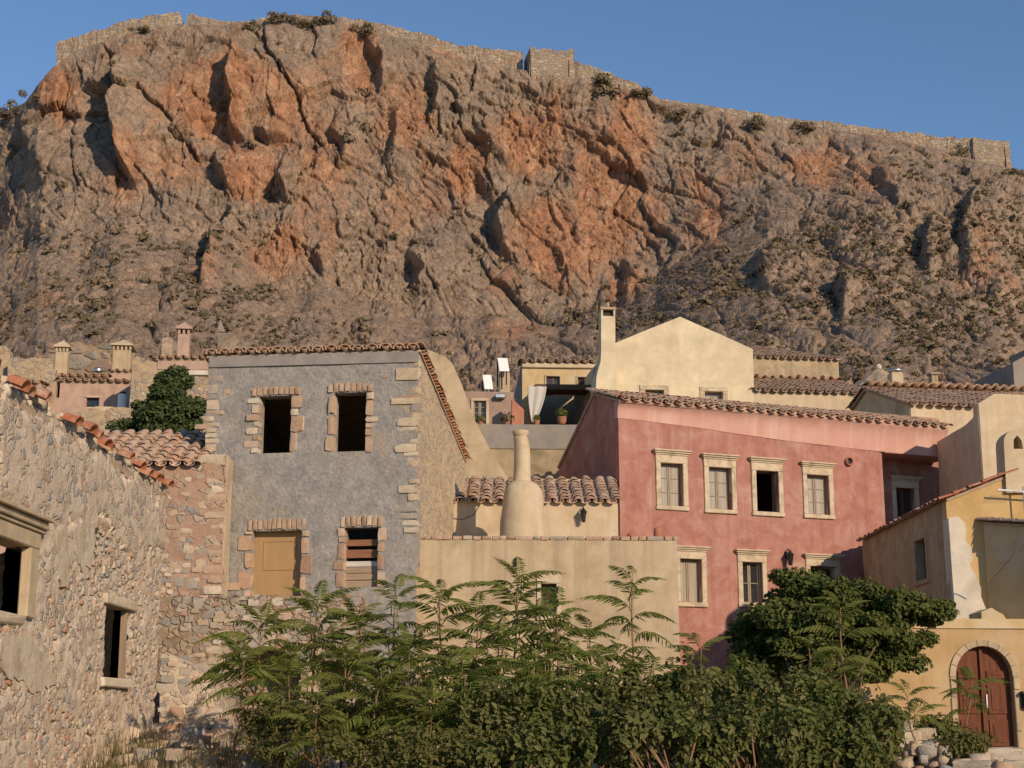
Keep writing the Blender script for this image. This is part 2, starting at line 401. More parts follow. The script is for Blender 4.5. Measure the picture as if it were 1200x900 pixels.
MT['bark'] = wood('bark', (.17, .115, .075), .6)
MT['stem'] = wood('reddish_stem', (.25, .145, .085), .7)
MT['frond'] = leaf_mat('ailanthus_leaf', [(0., (.095, .14, .026)), (.3, (.145, .19, .04)), (.6, (.20, .225, .058)), (.85, (.115, .15, .034)), (1., (.235, .22, .07))], .45, .55, .15)
MT['fig'] = leaf_mat('broad_leaf', [(0., (.05, .074, .017)), (.35, (.10, .132, .032)), (.7, (.165, .18, .058)), (.9, (.075, .10, .026)), (1., (.25, .225, .10))], .4, .6, .12)
MT['weed'] = leaf_mat('weed_leaf', [(0., (.07, .092, .02)), (.5, (.12, .135, .04)), (1., (.18, .16, .06))], .38, .6, .12)
MT['carob'] = leaf_mat('glossy_dark_leaf', [(0., (.03, .05, .011)), (.4, (.062, .092, .02)), (.75, (.10, .125, .03)), (1., (.16, .165, .05))], .3, .55, .15)
MT['juniper'] = leaf_mat('evergreen_leaf', [(0., (.028, .046, .012)), (.5, (.055, .08, .02)), (1., (.09, .115, .034))], .25, .6)
MT['scrub'] = leaf_mat('dry_scrub', [(0., (.125, .105, .066)), (.4, (.195, .15, .098)), (.7, (.14, .128, .076)), (1., (.235, .172, .115))], .15, .9, .1)
MT['dry'] = leaf_mat('dry_grass', [(0., (.26, .20, .10)), (.5, (.19, .16, .07)), (1., (.11, .115, .04))], .3, .8)
def glass():
    t = NT('window_glass', .08, .5); return t.done(t.ramp(t.noise(2, 2), [(.3, (.02, .022, .025)), (.7, (.045, .045, .045))]))
MT['glass'] = glass()
# ------------------------------------------------------------------ ground, hillside and cliff
SKY = [(-300, 330), (-120, 215), (-40, 165), (0, 133), (30, 120), (50, 92), (66, 74), (90, 58), (150, 40), (200, 30), (215, 28), (260, 30), (300, 24), (345, 17), (380, 20), (420, 34), (470, 46), (520, 60), (560, 72), (610, 82), (680, 92), (740, 104), (775, 118), (830, 127), (900, 141), (960, 148), (1030, 160), (1100, 176), (1160, 192), (1200, 200), (1300, 235), (1500, 330)]
BASE = [(-300, 400), (0, 300), (150, 262), (260, 300), (380, 335), (500, 372), (620, 372), (700, 370), (770, 335), (830, 285), (900, 235), (1000, 212), (1200, 225), (1500, 350)]
def I(tab, x): return np.interp(x, [t[0] for t in tab], [t[1] for t in tab])
def ss(a, b, x): t = np.clip((x - a) / (b - a), 0, 1); return t * t * (3 - 2 * t)
FAULTS = [([(152, 48), (134, 90), (127, 140), (135, 182), (158, 214)], 11, 75), ([(292, 26), (273, 60), (264, 112), (268, 150), (288, 172)], 9, 60),
  ([(252, 165), (257, 205), (272, 232)], 5, 40), ([(282, 222), (264, 262), (245, 290), (238, 335), (246, 352)], 6, 45), ([(668, 214), (592, 228), (579, 258), (590, 290), (606, 320)], 6.5, 50),
  ([(424, 40), (441, 76), (440, 122)], 5, 30), ([(552, 128), (560, 165), (596, 192), (610, 200)], 3, 30), ([(548, 185), (566, 215), (586, 246)], 2.5, 30),
  ([(652, 146), (698, 172), (738, 204), (772, 222)], 2.4, 30), ([(676, 128), (704, 160), (745, 196)], 1.8, 26), ([(1018, 200), (1046, 232), (1062, 268)], 3, 36), ([(1137, 222), (1124, 280), (1133, 330)], 4, 40),
  ([(96, 95), (112, 100), (130, 98)], 6, 26), ([(300, 155), (318, 162), (345, 160)], 5, 30), ([(335, 185), (325, 215), (340, 245)], 4, 36), ([(455, 120), (462, 160), (452, 200)], 4, 40), ([(385, 120), (398, 170), (392, 215)], 3.5, 40),
  ([(505, 70), (512, 110), (500, 150)], 4, 36), ([(720, 300), (735, 330), (728, 362)], 4, 35), ([(645, 285), (660, 320), (655, 350)], 3, 30), ([(850, 120), (842, 160), (850, 185)], 3, 30), ([(20, 130), (28, 170), (22, 205)], 5, 45),
  ([(475, 290), (488, 318), (482, 345)], 5, 34), ([(380, 280), (372, 300), (385, 330)], 4, 30), ([(90, 262), (86, 280), (80, 300)], 3, 26), ([(880, 305), (892, 330), (886, 350)], 3, 30), ([(985, 330), (978, 352), (986, 378)], 4, 34), ([(1090, 262), (1080, 300), (1088, 330)], 4, 36)]
ORANGE = [(235, 110, 60, 55, 1), (205, 190, 60, 35, .8), (70, 105, 30, 35, .9), (150, 195, 25, 45, .9), (285, 200, 30, 35, .9), (275, 130, 14, 50, 1), (330, 110, 45, 60, .45), (430, 70, 18, 40, .9), (415, 60, 14, 30, .8), (470, 150, 40, 70, .45), (555, 190, 35, 40, .9),
  (610, 160, 45, 45, 1), (545, 205, 35, 22, 1), (640, 280, 45, 50, 1.1), (715, 230, 60, 60, 1), (740, 170, 30, 40, .8), (690, 290, 30, 50, .8), (730, 345, 30, 30, .9), (590, 325, 30, 40, .7), (320, 300, 30, 30, .6), (240, 330, 22, 40, .9), (60, 345, 40, 40, .6), (190, 330, 30, 30, .35), (480, 235, 50, 40, .45),
  (830, 255, 25, 45, .8), (960, 190, 40, 25, .9), (1020, 215, 30, 30, .8), (1145, 310, 30, 50, .9), (1180, 345, 25, 30, .7), (1130, 345, 25, 25, .8), (600, 385, 40, 20, .8), (870, 200, 40, 40, .35), (380, 220, 40, 40, .35), (1000, 320, 14, 14, .8), (150, 290, 60, 30, .25)]
def cliff_grid():
    xs = np.concatenate([np.arange(-300, -20, 5), np.arange(-20, 1220, 1.12), np.arange(1220, 1501, 5)])
    nr = 430; t = np.linspace(0, 1, nr)
    px, tt = np.meshgrid(xs, t)                       # rows from skyline (t=0) down
    sk = I(SKY, px); py = sk + (545 - sk) * tt
    bs = I(BASE, px) + 14 * fbm(px / 70, px * 0, py * 0, 3, 3); hi = ss(bs + 45, bs - 45, py)
    kx = [0, 1]; a = np.clip((545 - py) / (545 - bs), 0, 1); b = np.clip((bs - py) / np.maximum(bs - sk, 1), 0, 1)
    D = 80 + a ** .92 * 122 + b * 24
    D += np.maximum(0, 45 - px) * .32 + np.maximum(0, px - 1170) * .2
    r = np.stack([(px - 600) / FPX, math.cos(PITCH) - (450 - py) / FPX * math.sin(PITCH), math.sin(PITCH) + (450 - py) / FPX * math.cos(PITCH)], -1)
    W = np.array(CAM) + r * (D / r[..., 1])[..., None]
    X, Y, Z = W[..., 0], W[..., 1], W[..., 2]
    sca = D / 215.
    d = 3.4 * fbm(X / 34, Y / 60, Z / 40, 4, 11) * (.45 + .55 * hi)
    for pl, h, wd in FAULTS:
        pl = np.array(pl, float); pl[:, 0] += 0; L = np.hypot(*np.diff(pl, axis=0).T); S = np.concatenate([[0], np.cumsum(L)]) / L.sum()
        wx = px + 8 * fbm(px / 26, py / 26, px * 0, 2, 21); wy = py + 6 * fbm(px / 26, py / 26, px * 0 + 9, 2, 22)
        x0, x1, y0, y1 = pl[:, 0].min() - 4 * wd, pl[:, 0].max() + 4 * wd, pl[:, 1].min() - 4 * wd, pl[:, 1].max() + 4 * wd
        mk = (wx > x0) & (wx < x1) & (wy > y0) & (wy < y1); qx, qy = wx[mk], wy[mk]
        best = np.full(qx.shape, 1e9); sg = np.zeros(qx.shape); sp = np.zeros(qx.shape)
        for i in range(len(pl) - 1):
            ex, ey = pl[i + 1] - pl[i]; u = np.clip(((qx - pl[i, 0]) * ex + (qy - pl[i, 1]) * ey) / (ex * ex + ey * ey), 0, 1)
            fx, fy = qx - pl[i, 0] - u * ex, qy - pl[i, 1] - u * ey; dd = np.hypot(fx, fy); n = dd < best
            best = np.where(n, dd, best); sg = np.where(n, ex * fy - ey * fx, sg); sp = np.where(n, S[i] + u * (S[i + 1] - S[i]), sp)
        tap = np.clip(4.5 * sp * (1 - sp), 0, 1) * h * .72
        d[mk] += tap * np.where(sg < 0, np.exp(-best / wd) * ss(-3, 7, best), -.35 * np.exp(-best / (wd * .35)) * ss(0, 5, best))
    # jointed blocks: tilted facets at three sizes, joints dipping to the right as in the photo
    wx = X + 2.5 * fbm(X / 7, Y / 14, Z / 7, 3, 31); wz = Z + 2.5 * fbm(X / 7, Y / 14, Z / 7 + 5, 3, 32)
    cr = np.zeros(px.shape); calm = ss(-.12, .3, fbm(X / 26, Y / 40, Z / 30, 3, 141)); calm = .5 + .5 * calm; calm *= 1 - .35 * ss(520, 380, px) * ss(240, 190, py)
    for k, (s, am, st) in enumerate(((12., 1.15, 1.9), (5.2, .85, 1.6), (2.3, .62, 1.3), (1.15, .40, 1.25), (.62, .22, 1.15), (.34, .10, 1.05))):
        ang = R(24); rx = wx * math.cos(ang) + wz * math.sin(ang); rz = -wx * math.sin(ang) + wz * math.cos(ang)
        f1, f2, cid, ax, ay = worley(rx / s, rz / (s * st), 41 + k)
        c2 = (cid * 7919) % 1.; c3 = (cid * 104729) % 1.
        fac = (cid - .5) * 1.3 + ((c2 - .5) * ax * 2.2 + (c3 - .5) * ay * 1.6) * (1 if k < 2 else 1.6)
        dome = .8 - 1.25 * f1 ** 1.15
        e = np.clip((f2 - f1) / .09, 0, 1)
        am = am * (1.05 if k < 2 else .98 * calm); d += am * sca ** .5 * (hi * fac + (1 - hi) * (dome * (.45 + .8 * c2) * .9 + .3 * fac)) - am * (.42 if k < 2 else .62) * (1 - e)
        cr = np.maximum(cr, (1 - e) * (1. if k < 3 else .4))
    d += .45 * calm * fbm(X / 3.5, Y / 6, Z / 5, 4, 61) + .12 * calm * fbm(X / .9, Y / 2, Z / 1.2, 3, 62)
    rid = 1 - np.abs(fbm(X / 6, Y / 20, Z / 16, 3, 71)); d += 1.0 * hi * (rid - .8)
    fade = ss(0, .03, tt); low = ss(1., .9, tt)
    d = d * (.25 + .75 * fade) * low
    nrm = np.stack([0 * hi, -(.55 + .45 * hi), .75 - .6 * hi], -1)
    W = W + nrm * d[..., None]
    orange = np.zeros(px.shape)
    for cx, cy, ax_, ay_, w in ORANGE: orange = np.maximum(orange, w * np.exp(-(((px - cx) / ax_) ** 2 + ((py - cy) / ay_) ** 2) * .8))
    orange = orange * .95 + .62 * fbm(X / 9, Y / 20, Z / 16, 4, 81) + .25 * fbm(X / 2.2, Y / 9, Z / 7, 4, 82) - .1 - .25 * (1 - hi)
    return xs, px, py, W, hi, orange, cr, tt
xs_, PX, PY, CW, HI, OR, CR, TT = cliff_grid()
nr, nc = PX.shape
# rows behind the skyline (the plateau) and below the hillside (down under the town)
top = CW[0]; b1 = top + np.array([0, 14, .5]); b2 = top + np.array([0, 90, -6]); b3 = top + np.array([0, 420, -60])
lo = [CW[-1] * 0 + np.stack([CW[-1][:, 0] * y / CW[-1][:, 1], CW[-1][:, 1] * 0 + y, CW[-1][:, 1] * 0 + z], -1) for y, z in ((71, 13.), (61, 8.5), (52, 5.), (46, .6))]
ALL = np.concatenate([np.stack([b3, b2, b1]), CW, np.stack(lo)]); nR = ALL.shape[0]
def rc(nr_, nc_):
    i, j = np.meshgrid(np.arange(nr_ - 1), np.arange(nc_ - 1), indexing='ij'); i, j = i.ravel(), j.ravel()
    return np.stack([i * nc_ + j, (i + 1) * nc_ + j, (i + 1) * nc_ + j + 1, i * nc_ + j + 1], -1)
def rock_mat():
    t = NT('limestone_cliff', .95, .15)
    a = t.n('Attribute', {'attribute_name': 'iron'}).outputs['Fac']; sl_ = t.n('Attribute', {'attribute_name': 'scree'}).outputs['Fac']
    n1 = t.noise(.12, 7, .65, dist=.4); n2 = t.noise(.75, 7, .7); n3 = t.noise(3.2, 5, .7)
    grey = t.ramp(n2, [(.28, (.20, .146, .106)), (.45, (.285, .208, .15)), (.58, (.35, .258, .184)), (.75, (.455, .352, .262))])
    grey = t.mix(t.ramp(n1, [(.42, 0.), (.6, .8)]), grey, (.245, .195, .155))
    v = t.pos((.55, .3, .09)); st = t.noise(1., 6, .68, vec=v, dist=.4)
    org = t.ramp(st, [(.3, (.26, .125, .072)), (.5, (.385, .195, .108)), (.62, (.44, .265, .16)), (.78, (.48, .36, .24))])
    f = t.ramp(t.math('ADD', a, t.math('MULTIPLY', t.math('SUBTRACT', n2, .5), .9)), [(.1, .0), (.55, .9)])
    c = t.mix(f, grey, org)
    soil = t.ramp(n3, [(.3, (.225, .155, .105)), (.55, (.325, .228, .155)), (.75, (.43, .325, .23))])
    c = t.mix(t.math('MULTIPLY', sl_, t.ramp(t.noise(.35, 7, .7), [(.42, 0.), (.58, .85)])), c, soil)
    c = t.mix(.6, c, t.ramp(n3, [(.32, .5), (.5, .95), (.64, 1.35)]), 'MULTIPLY')
    v2 = t.pos((.16, .12, .085)); rg = t.math('ABSOLUTE', t.math('SUBTRACT', t.noise(1., 6, .62, vec=v2, dist=.9), .5)); rg2 = t.math('ABSOLUTE', t.math('SUBTRACT', t.noise(3.1, 5, .6, vec=v2, dist=.6), .5))
    vv = t.n('VectorMath', {'operation': 'ADD'}, i0=t.pos((1, .6, .75)), i1=t.n('TexNoise', None, Vector=t.pos(), Scale=.5, Detail=4).outputs['Color']).outputs[0]
    ck = t.math('MULTIPLY', t.ramp(rg, [(.0, .1), (.014, 1.)]), t.ramp(rg2, [(.0, .35), (.03, 1.)]))
    c = t.mix(.42, c, ck, 'MULTIPLY'); c = t.mix(.75, c, t.ramp(t.noise(.42, 8, .72, dist=.5), [(.3, (.55, .56, .56)), (.5, (.92, .92, .92)), (.68, (1.22, 1.18, 1.12))]), 'MULTIPLY')
    h = t.math('ADD', t.math('ADD', t.math('MULTIPLY', n3, .5), t.math('MULTIPLY', ck, .35)), t.math('MULTIPLY', t.noise(1.1, 8, .72), .9))
    return t.done(c, t.bump(h, .6, .4))
cl = mesh('cliff', ALL.reshape(-1, 3), rc(nR, nc), rock_mat(), smooth=False, kind='structure')
def attr(o, name, g, below=0.):
    full = np.concatenate([np.repeat(g[:1], 3, 0), g, np.full((4, nc), below)]).ravel().astype(np.float32)
    a = o.data.attributes.new(name, 'FLOAT', 'POINT'); a.data.foreach_set('value', full)
attr(cl, 'iron', OR); attr(cl, 'scree', np.clip(1 - HI * 1.1 + .0, 0, 1), 1.)
if cl.data.polygons[0].normal.y > 0: cl.data.flip_normals()

# the ground: one sheet to the horizon
def gz(x, y):
    x = np.asarray(x, float); y = np.asarray(y, float)
    near = ss(75, 48, np.hypot(x, y)); h = 1.42 + .22 * fbm(x / 3.1, y / 3.1, x * 0, 4, 91) + .45 * ss(3, 9, x) * ss(14, 24, y) + 1.1 * ss(-2., -4.6, x) * ss(21, 28.5, y) + .35 * ss(4.5, 6, x) * ss(22, 25, y) + .3 * np.exp(-((x - 6.75) / .8) ** 2 - ((y - 25) / .9) ** 2)
    return h * near - .3 * (1 - near)
gx = np.concatenate([[-6000, -1500, -400, -120], np.arange(-48, 48.1, .75), [120, 400, 1500, 6000]]); gy = np.concatenate([[-6000, -1500, -300, -60], np.arange(-12, 60.1, .75), [120, 400, 1500, 6000]])
GX, GY = np.meshgrid(gx, gy); GV = np.stack([GX, GY, gz(GX, GY)], -1)
def soil_mat():
    t = NT('dry_soil', .95, .1); c = t.ramp(t.noise(1.4, 8, .7), [(.3, (.15, .115, .07)), (.5, (.25, .19, .125)), (.7, (.36, .28, .19))])
    return t.done(c, t.bump(t.noise(12, 7, .75), .9, .08))
mesh('ground', GV.reshape(-1, 3), rc(len(gy), len(gx))[:, ::-1], soil_mat(), smooth=True, kind='structure')

# dry scrub scattered over scree and ledges: nobody could count it
def clump_mesh(centers, radii, per, leaf, flatz=.75, seed=3):
    g = np.random.default_rng(seed); n = len(centers) * per
    c = np.repeat(centers, per, 0); r = np.repeat(radii, per)
    v = g.normal(size=(n, 3)); v /= np.linalg.norm(v, axis=1)[:, None]; v[:, 2] = np.abs(v[:, 2]) * 1.25 - .2
    p = c + v * (r * g.uniform(.55, 1.08, n))[:, None] * np.array([1, 1, flatz])
    nn = v + g.normal(size=(n, 3)) * .3; nn /= np.linalg.norm(nn, axis=1)[:, None]
    u = np.cross(nn, g.normal(size=(n, 3))); u /= np.linalg.norm(u, axis=1)[:, None]; w = np.cross(nn, u)
    L = (r * leaf * g.uniform(.6, 1.3, n))[:, None]
    V = np.stack([p - u * L, p - w * L * .55, p + u * L, p + w * L * .55], 1).reshape(-1, 3)
    return V, np.arange(n * 4).reshape(-1, 4)
g = np.random.default_rng(5)
wgt = (1 - HI) * .9 + .05 + .9 * (CR > .5) * HI * .25; wgt *= np.clip(.62 + 1.6 * fbm(PX / 60, PY / 40, PX * 0, 4, 95), .05, 2) ** 1.1; wgt *= np.where((PX < -10) | (PX > 1215), .25, 1) * (1 + .15 * (PX > 800)); wgt *= (TT > .01); wgt *= np.clip((PY - 100) / 200, .25, 1)
wgt = wgt * (1 + 1.2 * ss(.35, 0, np.clip(OR, 0, 1))) ; wgt = np.where(PY > 520, wgt * .3, wgt)
idx = g.choice(wgt.size, 5200, False, p=(wgt / wgt.sum()).ravel()); cs = CW.reshape(-1, 3)[idx] + np.array([0, -.15, .1]); dist = cs[:, 1]
rad = g.uniform(.3, .85, len(idx)) ** 1.3 * (.75 + .9 * (g.random(len(idx)) > .86)) * np.clip(dist / 190, .5, 1.1) * .86
V, F = clump_mesh(cs, rad, 30, .42); mesh('scrub', V, F, MT['scrub'], kind='stuff')

# fortress wall along the rim
def skyp(px, py, D=229.): return P(px, py, D)
FW = [[(66, 70, 49), (72, 68, 47), (98, 56, 38), (102, 56, 37), (128, 46, 30), (133, 44, 27), (160, 40, 20), (185, 34, 15), (209, 30, 13), (211, 30, 16), (214, 30, 24)],
      [(219, 30, 13), (240, 32, 17), (262, 32, 21), (282, 32, 21), (300, 30, 21), (316, 25, 14), (330, 22, 13), (352, 20, 15), (388, 22, 16), (410, 30, 18), (440, 40, 23), (470, 47, 29), (505, 58, 37), (520, 62, 45), (545, 70, 50), (575, 78, 53), (613, 84, 57)],
      [(671, 92, 66), (700, 98, 76), (722, 102, 85), (745, 107, 93), (758, 113, 103), (775, 121, 112), (800, 125, 116), (850, 134, 123), (900, 143, 131), (950, 150, 138), (960, 151, 137), (1000, 158, 143), (1040, 165, 149), (1080, 174, 153), (1092, 176, 156), (1130, 186, 158), (1176, 194, 163)]]
for k, seg in enumerate(FW):
    pts = []; x = seg[0][0]
    while x <= seg[-1][0]: pts.append(x); x += 2.2
    xa = np.array(pts); bo = np.interp(xa, [s[0] for s in seg], [s[1] for s in seg]) + 10; to = np.interp(xa, [s[0] for s in seg], [s[2] for s in seg]) + (3.2 if k else 1.)
    tz = to + 2.2 * fbm(xa / 6, xa * 0, xa * 0 + k, 3, 97) + .8 * (_hash(np.floor(xa / 6), xa * 0, xa * 0, 98) > .62)
    m = MB(); n = len(xa); vs = []; fs = []; NV = 7
    yo = .5 * fbm(xa / 30, xa * 0, xa * 0, 3, 99)
    for i in range(n):
        for j in range(NV):
            q = P(xa[i], bo[i] + (tz[i] - bo[i]) * j / (NV - 1), 228.3 + yo[i] + .12 * random.uniform(-1, 1) + j * .05); vs.append(q)
        q = P(xa[i], tz[i], 228.3 + yo[i]) + Vector((0, 2.2, random.uniform(-.05, .05))); vs.append(q)
        vs.append(Vector((q.x, q.y, P(xa[i], bo[i], 230).z)))
    S = NV + 2
    for i in range(n - 1):
        for j in range(S - 1): fs.append((i * S + j, (i + 1) * S + j, (i + 1) * S + j + 1, i * S + j + 1))
    fs += [tuple(range(S)), tuple(range((n - 1) * S + S - 1, (n - 1) * S - 1, -1))]
    lab = ['ruined fortress wall on the left end of the cliff rim, stepping down', 'long thin fortress wall along the top of the cliff, left of the bastion', 'low fortress wall descending right from the bastion along the cliff rim'][k]
    mid = seg[len(seg) // 2]
    o = mesh('fortress_wall', vs, fs, MT['fort'], loc=P(mid[0], mid[1], 228)); o['label'] = lab; o['category'] = 'fortress wall'; o['group'] = 'fortress walls along the cliff rim'
# bastion and the tower at the right end
def tower(name, px0, px1, pyb, pyt0, pyt1, D, dep, lab, turn, taper=.06):
    pl = plane((px0 + px1) / 2, D, turn); u0, _ = pl.uv(px0, pyt0); u1, _ = pl.uv(px1, pyt1); zb = pl.uv(px0, pyb)[1]; za = pl.uv(px0, pyt0)[1]; zc = pl.uv(px1, pyt1)[1]
    t = thing(name, lab, 'bastion', pl.w((u0 + u1) / 2, zb)); h = za - zb; k = h * taper
    nseg = 14; tops = []
    prof = [(u0 - k, zb)] + [(u1 + k, zb)] + [(u1, zc)] + [(u1 + (u0 - u1) * i / nseg, zc + (za - zc) * i / nseg + random.uniform(-.55, .12)) for i in range(1, nseg)] + [(u0, za)]
    slab('wall', t, pl, prof, MT['fort'], thick=.8, cell=.8, disp=.25, dsc=1.5)
    lp = pl.left(u0); slab('wall', t, lp, [(-dep, zb), (.4, zb), (-.02, za), (-dep, za + .2)], MT['fort'], thick=.8, cell=.8, disp=.2, off=.02)
    rp = pl.right(u1); slab('wall', t, rp, [(-.4, zb), (dep, zb), (dep, zc + .2), (.02, zc)], MT['fort'], thick=.8, cell=.8, disp=.2, off=.02)
    m = MB(); m.quadprism([pl.w(u0, za - .5, -.5), pl.w(u1, zc - .5, -.5), pl.w(u1, zc - .5, -dep), pl.w(u0, za - .5, -dep)], (0, 0, -.4)); m.obj('floor', MT['fort'], t)
tower('bastion', 622, 672, 94, 55, 58, 226, 6, 'square stone bastion standing on the cliff rim', 10)
tower('corner_bastion', 1140, 1182, 205, 161, 165, 227.7, 6, 'ruined corner bastion at the far right end of the cliff rim', 6)
# single bushes one can pick out on the rim and the slopes
BUSH = [(427, 33, 2.2, 'dark bush in the notch of the cliff rim, left of centre'), (330, 20, 1.6, 'leftmost of the three bushes on the highest point of the rim'), (352, 21, 1.5, 'middle one of the three bushes on the highest point of the rim'), (376, 19, 1.9, 'rightmost of the three bushes on the highest point of the rim'), (292, 31, 1.4, 'small dark bush under the fortress wall, by the dark cleft'), (706, 96, 3.4, 'big round bush below the fortress wall, right of the bastion'),
        (752, 104, 1.8, 'bush where the fortress wall drops right of the bastion'), (790, 124, 1.6, 'low bush on the rim, left one of two beyond the bastion'), (805, 127, 1.4, 'low bush on the rim, right one of two beyond the bastion'), (945, 141, 2., 'dark bush standing up on the right half of the rim'), (885, 140, 1.9, 'bush just under the rim with a dark gap below'), (1130, 163, 1.5, 'bush on the wall top near the right end of the rim'), (15, 127, 2.2, 'grey bush on the left shoulder of the rock'), (40, 112, 1.6, 'dark bush on the steep left edge of the rock'), (1190, 198, 1.6, 'bush past the corner bastion at the right edge'), (168, 28, 1.3, 'small bush at the foot of the stepped fortress wall')]
for i, (px, py, r, lab) in enumerate(BUSH):
    j = np.argmin((PX - px) ** 2 + (PY - (py + 8)) ** 2); c = CW.reshape(-1, 3)[j] + np.array([0, -.6, .2]); gg = np.random.default_rng(100 + i)
    cc = c + gg.normal(size=(7, 3)) * np.array([.55, .3, .28]) * r; V, F = clump_mesh(cc, np.full(7, r * .5), 90, .22, .8, 200 + i)
    o = mesh('rim_bush', V, F, MT['scrub'], loc=Vector(c)); o['label'] = lab; o['category'] = 'bush'; o['group'] = 'bushes along the cliff rim'
# ------------------------------------------------------------------ building library
def make_tile(L=.5, r0=.125, r1=.095, th=.016, seg=7, name='roof_tile'):
    vs = []; fs = []
    for y, r in ((0, r0), (L, r1)):
        for rr in (r, r - th):
            for k in range(seg + 1):
                a = math.pi * k / seg; vs.append((rr * math.cos(a), y, rr * math.sin(a) * .82))
    n = seg + 1; A, B, C_, D_ = 0, n, 2 * n, 3 * n
    for k in range(seg):
        fs += [(A + k, A + k + 1, C_ + k + 1, C_ + k), (B + k + 1, B + k, D_ + k, D_ + k + 1), (A + k + 1, A + k, B + k, B + k + 1), (C_ + k, C_ + k + 1, D_ + k + 1, D_ + k)]
    fs += [(A, C_, D_, B), (A + seg, B + seg, D_ + seg, C_ + seg)]
    return vs, fs
TV, TF = make_tile()
TILE = {}
def tile_me(m):
    if m.name not in TILE:
        me = bpy.data.meshes.new('roof_tile'); me.from_pydata(TV, [], TF); me.materials.append(m)
        me.polygons.foreach_set('use_smooth', np.ones(len(me.polygons), dtype=bool)); me.set_sharp_from_angle(angle=R(40)); TILE[m.name] = me
    return TILE[m.name]
def bulk(name, V0, F0, mats4, m, par, smooth=True, **kw):
    """many copies of one small mesh joined into one"""
    V0 = np.array(V0); vs = []; fs = []
    for M_ in mats4:
        A = np.array(M_); b = len(vs) * len(V0); vs.append(V0 @ A[:3, :3].T + A[:3, 3]); fs += [tuple(i + b for i in f) for f in F0]
    if not vs: return None
    return mesh(name, np.vstack(vs), fs, m, par, smooth, fix=False, **kw)
TCOUNT = {}
def tiles(par, deck, A, B, up, pitch=.32, expo=.36, m='tile', jit=1., limit=300, drop=0., seed=1, lift=.02, over=.12, skip=None):
    """barrel tiles from the eave A->B up along vector up: covers as single parts, pans joined under them"""
    g = random.Random(seed); A, B, up = Vector(A), Vector(B), Vector(up)
    x = (B - A); n = max(2, round(x.length / pitch)); p = x.length / n; x.normalize(); y = up.normalized(); z = x.cross(y).normalized()
    if z.z < 0: z = -z
    rows = max(1, math.ceil((up.length + over) / expo)); cov = []; pan = []; s = p / .32
    for j in range(rows):
        for i in range(n + 1):
            if i < n and not (skip and skip(i, j)):
                o = A + x * (p * (i + .5)) + y * (j * expo - over + g.uniform(-.015, .015)) + z * (.0 + lift)
                rot = Matrix((x, y, z)).transposed().to_4x4() @ Matrix.Rotation(math.pi, 4, 'Y')
                pan.append(Matrix.Translation(o + z * .06) @ rot @ Matrix.Rotation(R(2.2), 4, 'X') @ Matrix.Diagonal((s * 1.05, min(1, 1.1), s * .8, 1)))
            if g.random() < drop or (skip and skip(i, j)): continue
            o = A + x * (p * i) + y * (j * expo - over + g.uniform(-.06, .05) * jit) + z * (lift + .04) + x * g.uniform(-.015, .015) * jit
            rot = Matrix((x, y, z)).transposed().to_4x4()
            cov.append(Matrix.Translation(o) @ rot @ Matrix.Rotation(R(g.uniform(-5, 5) * jit), 4, 'Z') @ Matrix.Rotation(R(-3.2 + g.uniform(-2., 2.) * jit), 4, 'X') @ Matrix.Diagonal((s * g.uniform(.93, 1.05), 1, s * .74, 1)))
    k = root_of(par); used = TCOUNT.get(k, 0); lim = max(0, limit - used); TCOUNT[k] = used + min(lim, len(cov))
    me = tile_me(MT[m])
    for q in cov[:lim]: link('roof_tile', me, deck, q)
    bulk('roof_tile_mass', TV, TF, cov[lim:], MT[m], deck, kind='stuff')
    bulk('pan_tile_mass', TV, TF, pan, MT[m], deck, kind='stuff')
def root_of(o):
    while o.parent is not None: o = o.parent
    return o.name
def deck_obj(par, A, B, up, th=.1, m='mortar', name='roof'):
    A, B, up = Vector(A), Vector(B), Vector(up); nz = (B - A).cross(up).normalized(); nz = nz if nz.z > 0 else -nz
    mb = MB(); mb.quadprism([A, B, B + up, A + up], -nz * th); return mb.obj(name, MT[m], par)

# irregular stones, shared between copies
def make_stone(seed, n=2):
    g = np.random.default_rng(seed); vs = {}; fs = []
    def key(p): return tuple(np.round(p, 4))
    V = []; 
    def vid(p):
        k = key(p)
        if k not in vs: vs[k] = len(V); V.append(p)
        return vs[k]
    t = np.linspace(-1, 1, n + 1)
    for ax in range(3):
        for s in (-1, 1):
            for i in range(n):
                for j in range(n):
                    q = []
                    for a, b in ((i, j), (i + 1, j), (i + 1, j + 1), (i, j + 1)):
                        p = np.zeros(3); p[ax] = s; p[(ax + 1) % 3] = t[a]; p[(ax + 2) % 3] = t[b]; q.append(vid(p))
                    fs.append(tuple(q if s > 0 else q[::-1]))
    V = np.array(V); r = np.linalg.norm(V, axis=1)[:, None]; sp = V / r * 1.12; V = V * .55 + sp * .45; V += g.normal(size=V.shape) * .085
    return V, fs
STV = [make_stone(300 + i) for i in range(10)]; STV_BOX = []
for i in range(6):
    V, F = make_stone(400 + i); 
    gq = np.random.default_rng(500 + i); b, _ = make_stone(600 + i); STV_BOX.append((V * .55 + np.clip(V * 1.15, -.93, .93) * .45, F))
STM = {}
def stone_me(m, i, box=False):
    k = (m, i, box)
    if k not in STM:
        V, F = (STV_BOX if box else STV)[i]; me = bpy.data.meshes.new('stone'); me.from_pydata(V.tolist(), [], F); me.materials.append(MT[m]); 
        me.polygons.foreach_set('use_smooth', np.ones(len(me.polygons), dtype=bool)); me.set_sharp_from_angle(angle=R(48)); STM[k] = me
    return STM[k]
